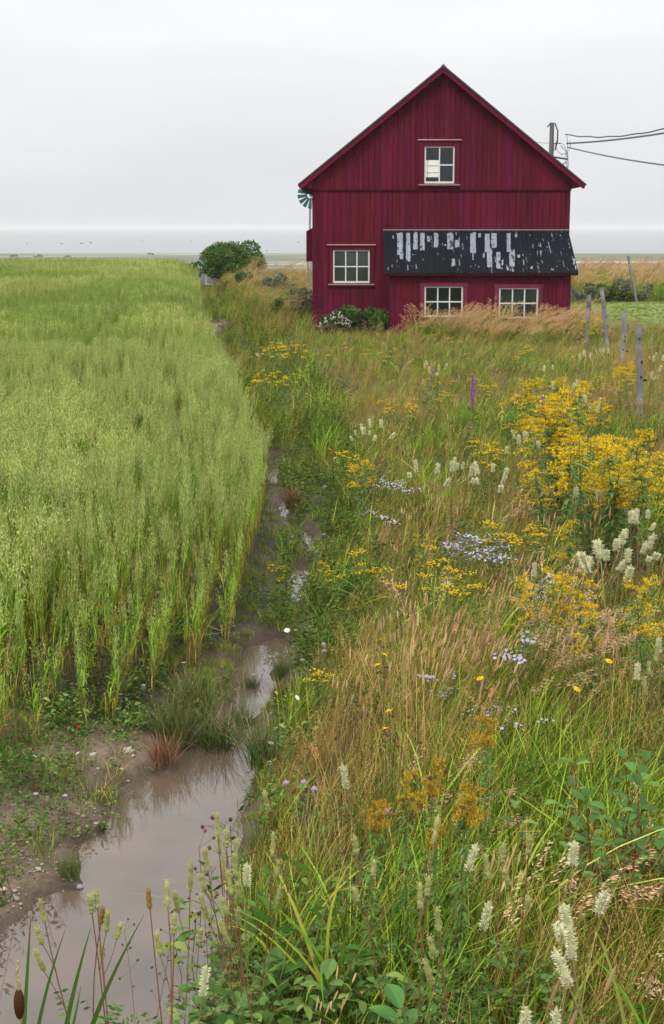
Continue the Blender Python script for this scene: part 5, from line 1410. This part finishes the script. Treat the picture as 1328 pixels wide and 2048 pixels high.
for (cx_, cy_, rx_, ry_, n, h, lb) in [(945, 1072, 50, 12, 16, .6, 'lilac-white aster in the dense pale patch'), (1005, 1090, 24, 10, 4, .6, 'lilac aster at the right end of the dense pale patch'), (730, 1015, 50, 14, 3, .5, 'lilac aster in the meadow beside the narrow ditch water'),
    (880, 1345, 24, 12, 3, .55, 'lilac aster among the straw grass in the centre foreground'), (1030, 1415, 50, 20, 3, .55, 'lilac aster in the green grass beside the lone faded goldenrod'), (1085, 1150, 30, 14, 4, .6, 'whitish aster behind the lone goldenrod'), (800, 960, 70, 16, 5, .5, 'small lilac aster scattered in the upper meadow'), (1035, 1275, 20, 10, 3, .6, 'lilac aster above the drooping brown seed heads')]:
    cluster('aster', 'aster', cx_, cy_, rx_, ry_, n, h, lb, 'aster', 'lilac asters in the meadow', 1.25)
for (px, py, lb) in [(556, 1456, 'white daisy on the right bank of the puddle'), (549, 1484, 'white daisy just below the other one on the right bank'), (581, 1392, 'small white daisy beside the narrow channel'), (578, 1258, 'white daisy over the top of the big puddle'),
    (648, 1066, 'white daisy by the upper ditch water'), (458, 1714, 'large white daisy hanging over the puddle'), (394, 1910, 'white daisy low at the water edge in the foreground'), (376, 1992, 'white daisy at the bottom of the picture by the water'),
    (26, 1518, 'white daisy at the left edge of the mud'), (72, 1508, 'white daisy in front of the oats, second from the left'), (155, 1505, 'white daisy at the top of the mud flat'), (604, 1316, 'white daisy on the bank above the daisy pair'), (650, 972, 'distant white daisy on the ditch bank'), (1140, 1135, 'white daisy beside the dull gold goldenrod')]:
    plant('daisy', 'daisy', px, py, .35 if px > 300 else .16, lb, 'daisy', None, 1.0, scale_xy=.27 if py > 1300 else .38)
for (px, py, lb) in [(803, 1272, 'yellow hawkweed flower in the centre meadow'), (768, 1305, 'bright yellow hawkweed flower left of centre in the brown grass'), (745, 1318, 'yellow hawkweed bud left of the bright one'), (918, 1334, 'yellow hawkweed flower near the lilac asters'), (932, 1262, 'yellow hawkweed flower at the top of the arching grass'),
    (1150, 1223, 'large yellow hawkweed flower below the goldenrods'), (1152, 1278, 'yellow hawkweed flower above the drooping seed heads'), (1226, 1316, 'orange-yellow hawkweed flower right of the drooping seed heads'), (776, 1458, 'orange hawkweed flower on dark stems in the brown grass'), (663, 895, 'yellow hawkweed flower beside the upper ditch'), (672, 912, 'yellow hawkweed flower just below its neighbour at the upper ditch'), (798, 1408, 'small orange hawkweed flower in the brown grass'), (1205, 1380, 'hawkweed flower above the dogwood')]:
    plant('hawk', 'hawkweed', px, py, .75, lb, 'hawkweed', None, 1.4)
for (px, py, h_, lb) in [(640, 1298, .3, 'pink clover at the top right of the puddle'), (645, 1282, .3, 'pink clover above its neighbour at the top of the puddle'), (508, 1352, .15, 'pink clover at the narrow of the puddle'), (582, 1556, .35, 'lilac clover on the bank, left of three'), (605, 1558, .35, 'lilac clover on the bank, middle of three'), (660, 1575, .4, 'lilac clover on the bank, right of three'),
    (538, 1518, .3, 'pale clover above the dark puddle edge'), (375, 1814, .35, 'lilac flower over the water among the burnet stalks'), (367, 1836, .35, 'lower lilac flower over the water among the burnet stalks'), (415, 1950, .3, 'lilac clover at the water edge near the bottom'), (756, 1594, .5, 'lilac clover on top of the brown-gold goldenrod'), (315, 1176, .35, 'pale clover in front of the oat rows'), (270, 1388, .12, 'white clover head at the front of the oats'), (295, 1370, .12, 'second white clover head at the front of the oats'), (372, 1322, .12, 'white clover head near the oat corner'), (75, 1585, .12, 'pale clover head on the left mud bank'), (125, 1582, .12, 'pale clover head right of its neighbour on the mud bank')]:
    plant('clover', 'clover', px, py, h_, lb, 'clover', None, 1.0, scale_xy=.42)
for (px, py, h_, lb) in [(949, 748, 1.25, 'tall purple spike flower in the far meadow'), (960, 775, 1.1, 'shorter purple spike flower beside the tall one'), (1081, 790, 1.1, 'magenta spike flower inside the yellow clump'), (1101, 815, .95, 'purple flower spike low in the yellow clump'), (545, 1101, .35, 'purple spike flower on the ditch floor'), (525, 1110, .25, 'small purple flower left of the spike on the ditch floor'), (848, 735, .9, 'distant pinkish spike flower in the far meadow')]:
    plant('loose', 'purple_loosestrife', px, py, h_, lb, 'wildflower', None, 1.0)
for (px, py, h_, lb) in [(518, 703, .6, 'white yarrow heads by the far ditch edge'), (524, 733, .5, 'pale yarrow head below the other one by the far ditch'), (892, 1168 - 20, .5, 'white yarrow head among the arching leaves'), (1113, 1134, .6, 'white yarrow next to the dull gold goldenrod')]:
    plant('yarrow', 'yarrow', px, py, h_, lb, 'yarrow', None, 1.1)
for (px, py, h_, lb) in [(452, 1650, .9, 'brown seed heads on a dark stem over the puddle edge'), (415, 1718, .8, 'brown seed heads left of the right shore of the puddle'), (268, 1870, .55, 'thin brown bud stem rising from the lower puddle'), (284, 1872, .6, 'second thin brown bud stem from the lower puddle'), (380, 1790, .6, 'dark seed heads among the burnet stalks'), (550, 1380, .3, 'dark seed heads at the narrow of the puddle'), (770, 1440, .8, 'dark seed heads under the orange hawkweed'), (898, 1560, .9, 'dark dead stems beside the gold plume'), (405, 1880, .5, 'brown seed heads at the foreground water edge'), (1215, 1700, .7, 'dark dead stem right of the large white pair')]:
    plant('dead', 'seed_head_stem', px, py, h_, lb, 'dried plant', None, .9)
for (px, py, h_, s_, lb) in [(1140, 1520, .80, 1.0, 'red-stemmed dogwood bush behind the pair of large white burnets'), (1230, 1540, .8, 1.0, 'red-stemmed dogwood bush in the lower right'), (1310, 1470, .85, 1.0, 'red-stemmed dogwood bush at the right picture edge'), (1200, 1650, .6, .9, 'low dogwood bush with broad leaves right of the large white burnets')]:
    plant('dogwood', 'dogwood', px, py, h_, lb, 'shrub', None, s_)
for (k_, px, py, h_, s_, lb) in [('rush', 345, 1395, .36, 1.1, 'green rush tuft left of the puddle top'), ('rush', 432, 1400, .38, 1.2, 'large grey-green rush tuft overhanging the puddle'), ('rushbrown', 325, 1488, .25, 1.1, 'small brown rush tuft standing in the puddle edge'), ('rush', 528, 1425, .36, 1.0, 'dark rush tuft on the right shore of the puddle'),
    ('rush', 505, 1335, .22, .8, 'small rush tuft in the narrow neck of the puddle'), ('rush', 562, 1296, .22, .8, 'small rush tuft at the far top of the puddle'), ('rush', 488, 1392, .26, .8, 'rush tuft pinching the channel beside the largest tuft'), ('rush', 600, 1225, .2, .9, 'rush tuft between the puddle and the narrow water above'),
    ('rush', 140, 1732, .16, 1.1, 'small mossy tuft on the left mud shore'), ('rush', 400, 1330, .25, 1.0, 'rush tuft above the large overhanging one'), ('rushbrown', 560, 1350, .2, .8, 'brownish tuft at the narrow channel'), ('rush', 205, 1655, .08, 1.0, 'tiny green tuft at the mud tip'), ('rush', 390, 1380, .34, 1.1, 'rush tuft between the two big ones left of the puddle'), ('rushbrown', 590, 960, .35, 1.2, 'brown tuft beside the far patch of ditch water')]:
    plant(k_, 'rush_tuft', px, py, h_, lb, 'rush tuft', None, s_ * 2.2)
for (px, py, h_, lb) in [(690, 930, .6, 'arching green sedge clump beside the upper ditch'), (660, 985, .5, 'pale arching sedge clump on the ditch bank'), (690, 1210, .7, 'arching yellow-green sedge clump beside the narrow water'), (745, 1100, .55, 'arching sedge leaves in the middle meadow'), (560, 1620, .85, 'tall pale sedge leaves on the right shore of the puddle'), (690, 1640, .9, 'upright pale green sedge leaves in the lower middle')]:
    plant('iris', 'sedge_clump', px, py, h_, lb, 'sedge', None, .8)

# cattail in the bottom left corner with long blades
cx0, cy0, cz0 = gpos(30, 1925, 1.5); cz0 = WZ - .03
cx0, cy0 = on_z(34, 1912, 1.12)
ct = empty('cattail', (cx0, cy0, cz0)); tag(ct, 'brown cattail with long green blades in the bottom left corner', 'cattail')
Hh = 1.12 - cz0
mb = MB(); mb.tube(curve((0, 0, 0), (0, 0, Hh - .06), (.01, 0), 8), .0035, (.28, .28, .08), 6); mb.build('stem', M_stem, ct, True)
zc = Hh - .145
mb = MB(); t = np.linspace(0, 1, 12); mb.tube(np.stack([0 * t, 0 * t, zc + (t - .5) * .085], 1), .0150 * np.clip(np.sin(np.pi * (t * .94 + .03)) ** .33, 0, 1), (.060, .020, .008), 14); mb.build('seed_head', M_bark, ct, True)
mb = MB(); r = np.random.default_rng(5); t = np.linspace(0, 1, 14); mb.tube(np.stack([.004 * np.sin(t * 9), 0 * t, zc + .045 + t * .085], 1), .0045 * (1.1 - .6 * t) * (1 + .3 * r.standard_normal(14)), (.42, .30, .13), 7); mb.build('dry_tip', M_stem, ct, True)
def blade_to(px0, py0, z0, px1, py1, z1, wid, bend, cols, name='leaf', par=ct):
    x0, y0 = on_z(px0, py0, z0); x1, y1 = on_z(px1, py1, z1)
    p0, p1 = np.array([x0, y0, z0]), np.array([x1, y1, z1]); t = np.linspace(0, 1, 16)[:, None]
    c = p0 * (1 - t) + p1 * t + np.array([bend, 0, 0]) * (t * (1 - t)) * 2 - np.array(par.location)
    s_ = np.array([.9, .35, .2]); s_ /= np.linalg.norm(s_)
    W = wid * (1 - t[:, 0] ** 2.2) + .0008
    cc = np.where(t > .86, np.array([cols[1]]), np.array([cols[0]]))
    up_ = np.array([.0, .6, .3]) * W[:, None] * .5
    mb = MB(); mb.ribbons(c[None], W[None] * .95, s_[None], cc[None]); 
    mb.build(name, M_leaf, par)
LG = ((.12, .26, .045), (.30, .14, .05))
blade_to(42, 2150, .0, 62, 1825, 1.0, .0085, .0, LG); blade_to(62, 2150, .0, 130, 1860, .95, .008, -.03, LG)
blade_to(120, 2130, .0, 182, 1855, 1.0, .0105, -.02, ((.12, .26, .045), (.13, .27, .05))); blade_to(150, 2170, .0, 288, 1830, 1.0, .012, -.05, ((.12, .26, .045), (.13, .27, .05)))
blade_to(125, 2130, .0, 162, 1970, .6, .007, .01, ((.16, .28, .05), (.34, .28, .05)))

# broad-leaved plant at the bottom edge
def broadleaf(px, py, h, lab, seed, n=7, L0=.14, col=(.07, .17, .04)):
    x, y, z = gpos(px, py, h); r = np.random.default_rng(seed); root = empty('broad_leaved_plant', (x, y, z)); tag(root, lab, 'plant')
    st = MB(); st.tube([(0, 0, 0), (.01, 0, h * .9)], .004, (.14, .17, .06), 5); st.build('stem', M_stem, root)
    for k in range(n):
        a = k * 2.4 + r.normal(0, .2); z0 = h * (.45 + .5 * k / n); dr = np.array([math.cos(a), math.sin(a), .75]); dr /= np.linalg.norm(dr)
        side = np.cross(dr, [0, 0, 1.0]); side /= np.linalg.norm(side); nrm = np.cross(side, dr); ln = L0 * r.uniform(.8, 1.15); t = np.linspace(0, 1, 10)
        cen = np.array([0, 0, z0]) + dr * ln * t[:, None] - np.array([0, 0, 1]) * ln * .3 * (t ** 2)[:, None]; wv = ln * .26 * np.sin(np.pi * np.clip(t * .95 + .03, 0, 1)) ** .85
        mb = MB()
        for hs in (-1, 1):
            v = np.stack([cen, cen + hs * side * wv[:, None] * .5 + nrm * (wv * .12)[:, None], cen + hs * side * wv[:, None] + nrm * (wv * .32)[:, None]], 1)
            ii = np.arange(30).reshape(10, 3)
            for q in (0, 1): mb.add(v.reshape(-1, 3), np.stack([ii[:-1, q], ii[:-1, q + 1], ii[1:, q + 1], ii[1:, q]], -1), np.array(col) * (1 + .1 * hs) * r.uniform(.9, 1.1))
        mb.build('leaf', M_leaf, root, True)
broadleaf(800, 1990, .45, 'broad-leaved plant with large smooth leaves at the bottom edge, centre', 1)
broadleaf(560, 1905, .35, 'broad-leaved plant with upright leaves in the lower left of the meadow', 2, 8, .12)
broadleaf(650, 1940, .35, 'broad-leaved plant right of the one with upright leaves', 3, 7, .12, (.10, .19, .05))
broadleaf(490, 2010, .3, 'broad-leaved plant close to the bottom of the puddle', 4, 7, .13, (.09, .19, .04))

# stones, sticks and litter on the mud
def rock(px, py, sx, sy, sz, lab, seed, col=(.36, .31, .27), z=None):
    x, y, _ = gpos(px, py, 0); r = np.random.default_rng(seed); mb = MB(); mb.blob((0, 0, sz * .25), (sx, sy, sz), col, 12, 8, .22, r)
    o = mb.build('stone', M_stone, None, True, (x, y, float(height(x, y)) if z is None else z)); o.rotation_euler[2] = r.uniform(0, 3); tag(o, lab, 'stone', 'stones on the mud by the ditch')
for i, (px, py, s_, lb, c_) in enumerate([(258, 1518, .042, 'pale flat stone, largest on the mud behind the puddle', (.42, .37, .32)), (250, 1542, .020, 'small tan stone just below the largest pale one', (.34, .26, .18)), (186, 1514, .026, 'pale stone left of the largest one, half in leaves', (.40, .36, .33)), (267, 1550, .016, 'tiny pale stone near the water below the tan one', (.4, .36, .3)),
    (76, 1744, .022, 'flat grey-white stone on the left mud bank', (.38, .37, .36)), (6, 1790, .024, 'pinkish pale stone at the left picture edge', (.50, .36, .30)), (102, 1686, .022, 'dark grey stone in the middle of the left mud bank', (.13, .125, .13)), (160, 1775, .020, 'grey stone at the tip of the mud beside the water', (.22, .23, .26)),
    (479, 1420, .036, 'rounded brown stone in the narrow of the puddle', (.30, .20, .16)), (60, 1735, .014, 'small dark stone left of the flat grey-white one', (.14, .12, .11)), (82, 1682, .014, 'small white stone in the left mud bank', (.5, .48, .45)), (122, 1555, .013, 'small pale stone among the clover on the mud', (.45, .4, .38)),
    (238, 1560, .016, 'dark flat stone on the mud right by the water', (.12, .10, .09)), (470, 1382, .02, 'small reddish stone at the left of the narrow water', (.28, .2, .18))]):
    rock(px, py, s_, s_ * .7, s_ * .55, lb, 300 + i, c_)
r = np.random.default_rng(31); mb = MB(); X_, Y_, c_ = [], [], 0
for k in range(420):
    px, py = r.uniform(0, 260), r.uniform(1520, 1850); x, y, _ = gpos(px, py, 0)
    if water_sd(np.array([x]), np.array([y]))[0] < .0: continue
    s_ = abs(r.normal(0, .004)) + .003; mb.blob((x, y, float(height(x, y)) + s_ * .3), (s_ * 1.3, s_, s_ * .8), np.array([.24, .19, .155]) * r.uniform(.4, 1.9), 6, 4, .3, r)
o = mb.build('gravel', M_stone, None, True); tag(o, 'fine grit and small clods lying on the mud flat', 'gravel', kind='stuff')
def stick(pp, rad, col, lab):
    p3 = []
    for (px, py) in pp:
        x, y, _ = gpos(px, py, .03); p3.append((x, y, float(height(x, y)) + .03))
    p3 = np.array(p3); b = p3[0].copy(); t = np.linspace(0, 1, len(p3)); tt = np.linspace(0, 1, 14)
    q = np.stack([np.interp(tt, t, p3[:, i]) for i in range(3)], 1) - b
    o = MB().tube(q, np.linspace(rad, rad * .4, 14), col, 6).build('stick', M_bark, None, True, tuple(b)); tag(o, lab, 'stick')
stick([(412, 1252), (440, 1264), (470, 1267)], .008, (.34, .30, .28), 'curved pale dead stick on the grass above the puddle')
stick([(20, 1682), (60, 1680), (105, 1672)], .006, (.22, .15, .11), 'thin brown twig lying across the left mud bank')
stick([(398, 1272), (450, 1266)], .004, (.36, .32, .27), 'thin straw stick crossing below the curved pale one')
stick([(640, 1840), (672, 1790), (690, 1700)], .003, (.25, .12, .07), 'thin reddish twig in the foreground weeds')
stick([(35, 1637), (75, 1642)], .004, (.18, .12, .09), 'short twig among the clover on the left bank')
# rubble on the far ditch bank
r = np.random.default_rng(77)
for k in range(9):
    x, y = on_z(r.uniform(405, 450), r.uniform(598, 655), -.2); s_ = r.uniform(.08, .2)
    o = MB().blob((0, 0, 0), (s_, s_ * .7, s_ * .5), np.array([.20, .13, .10]) * r.uniform(.7, 1.4), 9, 6, .35, r).build('earth_clod', M_stone, None, False, (x, y, float(height(x, y)) + s_ * .2))
    tag(o, 'brown earth clod on the bare ditch bank beside the far end of the oats', 'clod', 'clods on the bare ditch bank')
# rocks standing in the sea
for i, (px, py, w_, h_, lb) in enumerate([(104, 472, .8, .9, 'small dark rock in the sea, highest on the left'), (54, 487, .7, .7, 'dark rock in the sea, leftmost'), (123, 488, 1.1, .8, 'dark rock in the sea right of the leftmost one'), (163, 487, 1.8, 1.0, 'wider dark rock in the sea'), (181, 486, 1.2, 1.4, 'upright dark rock beside the wider one in the sea'), (284, 481, .7, .7, 'tiny rock in the sea between the dark group and the rowan tree'), (383, 483, .8, .9, 'tiny rock in the sea just left of the rowan tree'), (597, 485, .7, 1.0, 'tiny rock in the sea left of the barn')]):
    x, y = on_z(px, py, -8.0); r = np.random.default_rng(400 + i)
    o = MB().blob((0, 0, .2), (w_ * .8, w_ * .6, h_ * .55), (.14, .14, .145), 10, 6, .3, r).build('sea_rock', M_stone, None, True, (x, y, -8.1)); tag(o, lb, 'rock', 'rocks in the shallow sea')
# shore bushes on the marsh
r = np.random.default_rng(55)
for i, (px, py, w_, lb) in enumerate([(28, 512, 5, 'low grey-green bush on the shore, leftmost'), (80, 513, 6, 'low bush on the shore behind the oats'), (135, 513, 4, 'small shore bush behind the oats, left of the long one'), (300, 508, 5, 'faint low bush far out on the marsh'), (535, 500, 3, 'small bush on the marsh right of the rowan tree'), (550, 499, 2.5, 'second small bush on the marsh right of the rowan tree')]):
    x, y = on_z(px, py, -7.6)
    shrub('shore_bush', (x, y, float(height(x, y)) - .2), w_ * .9, w_ * .2, 500, .3, [(.16, .19, .10), (.2, .22, .13)], lb, 'bush', 90 + i, .0, nb=9)

# ---------------------------------------------------------------- sea mist
hz = MB(); hz.box(-2700, 2700, -60, 9100, -12.5, 11.0, (1, 1, 1))
m = bpy.data.materials.new('mist'); m.use_nodes = True; n = m.node_tree; n.nodes.clear()
mo_ = n.nodes.new('ShaderNodeOutputMaterial'); pv = n.nodes.new('ShaderNodeVolumePrincipled')
pv.inputs['Color'].default_value = (.95, .96, .98, 1); pv.inputs['Density'].default_value = .00018; pv.inputs['Anisotropy'].default_value = .0
n.links.new(pv.outputs[0], mo_.inputs['Volume'])
o = hz.build('haze', m); tag(o, 'thin sea mist that fades the far shore and sea', 'haze', kind='stuff')
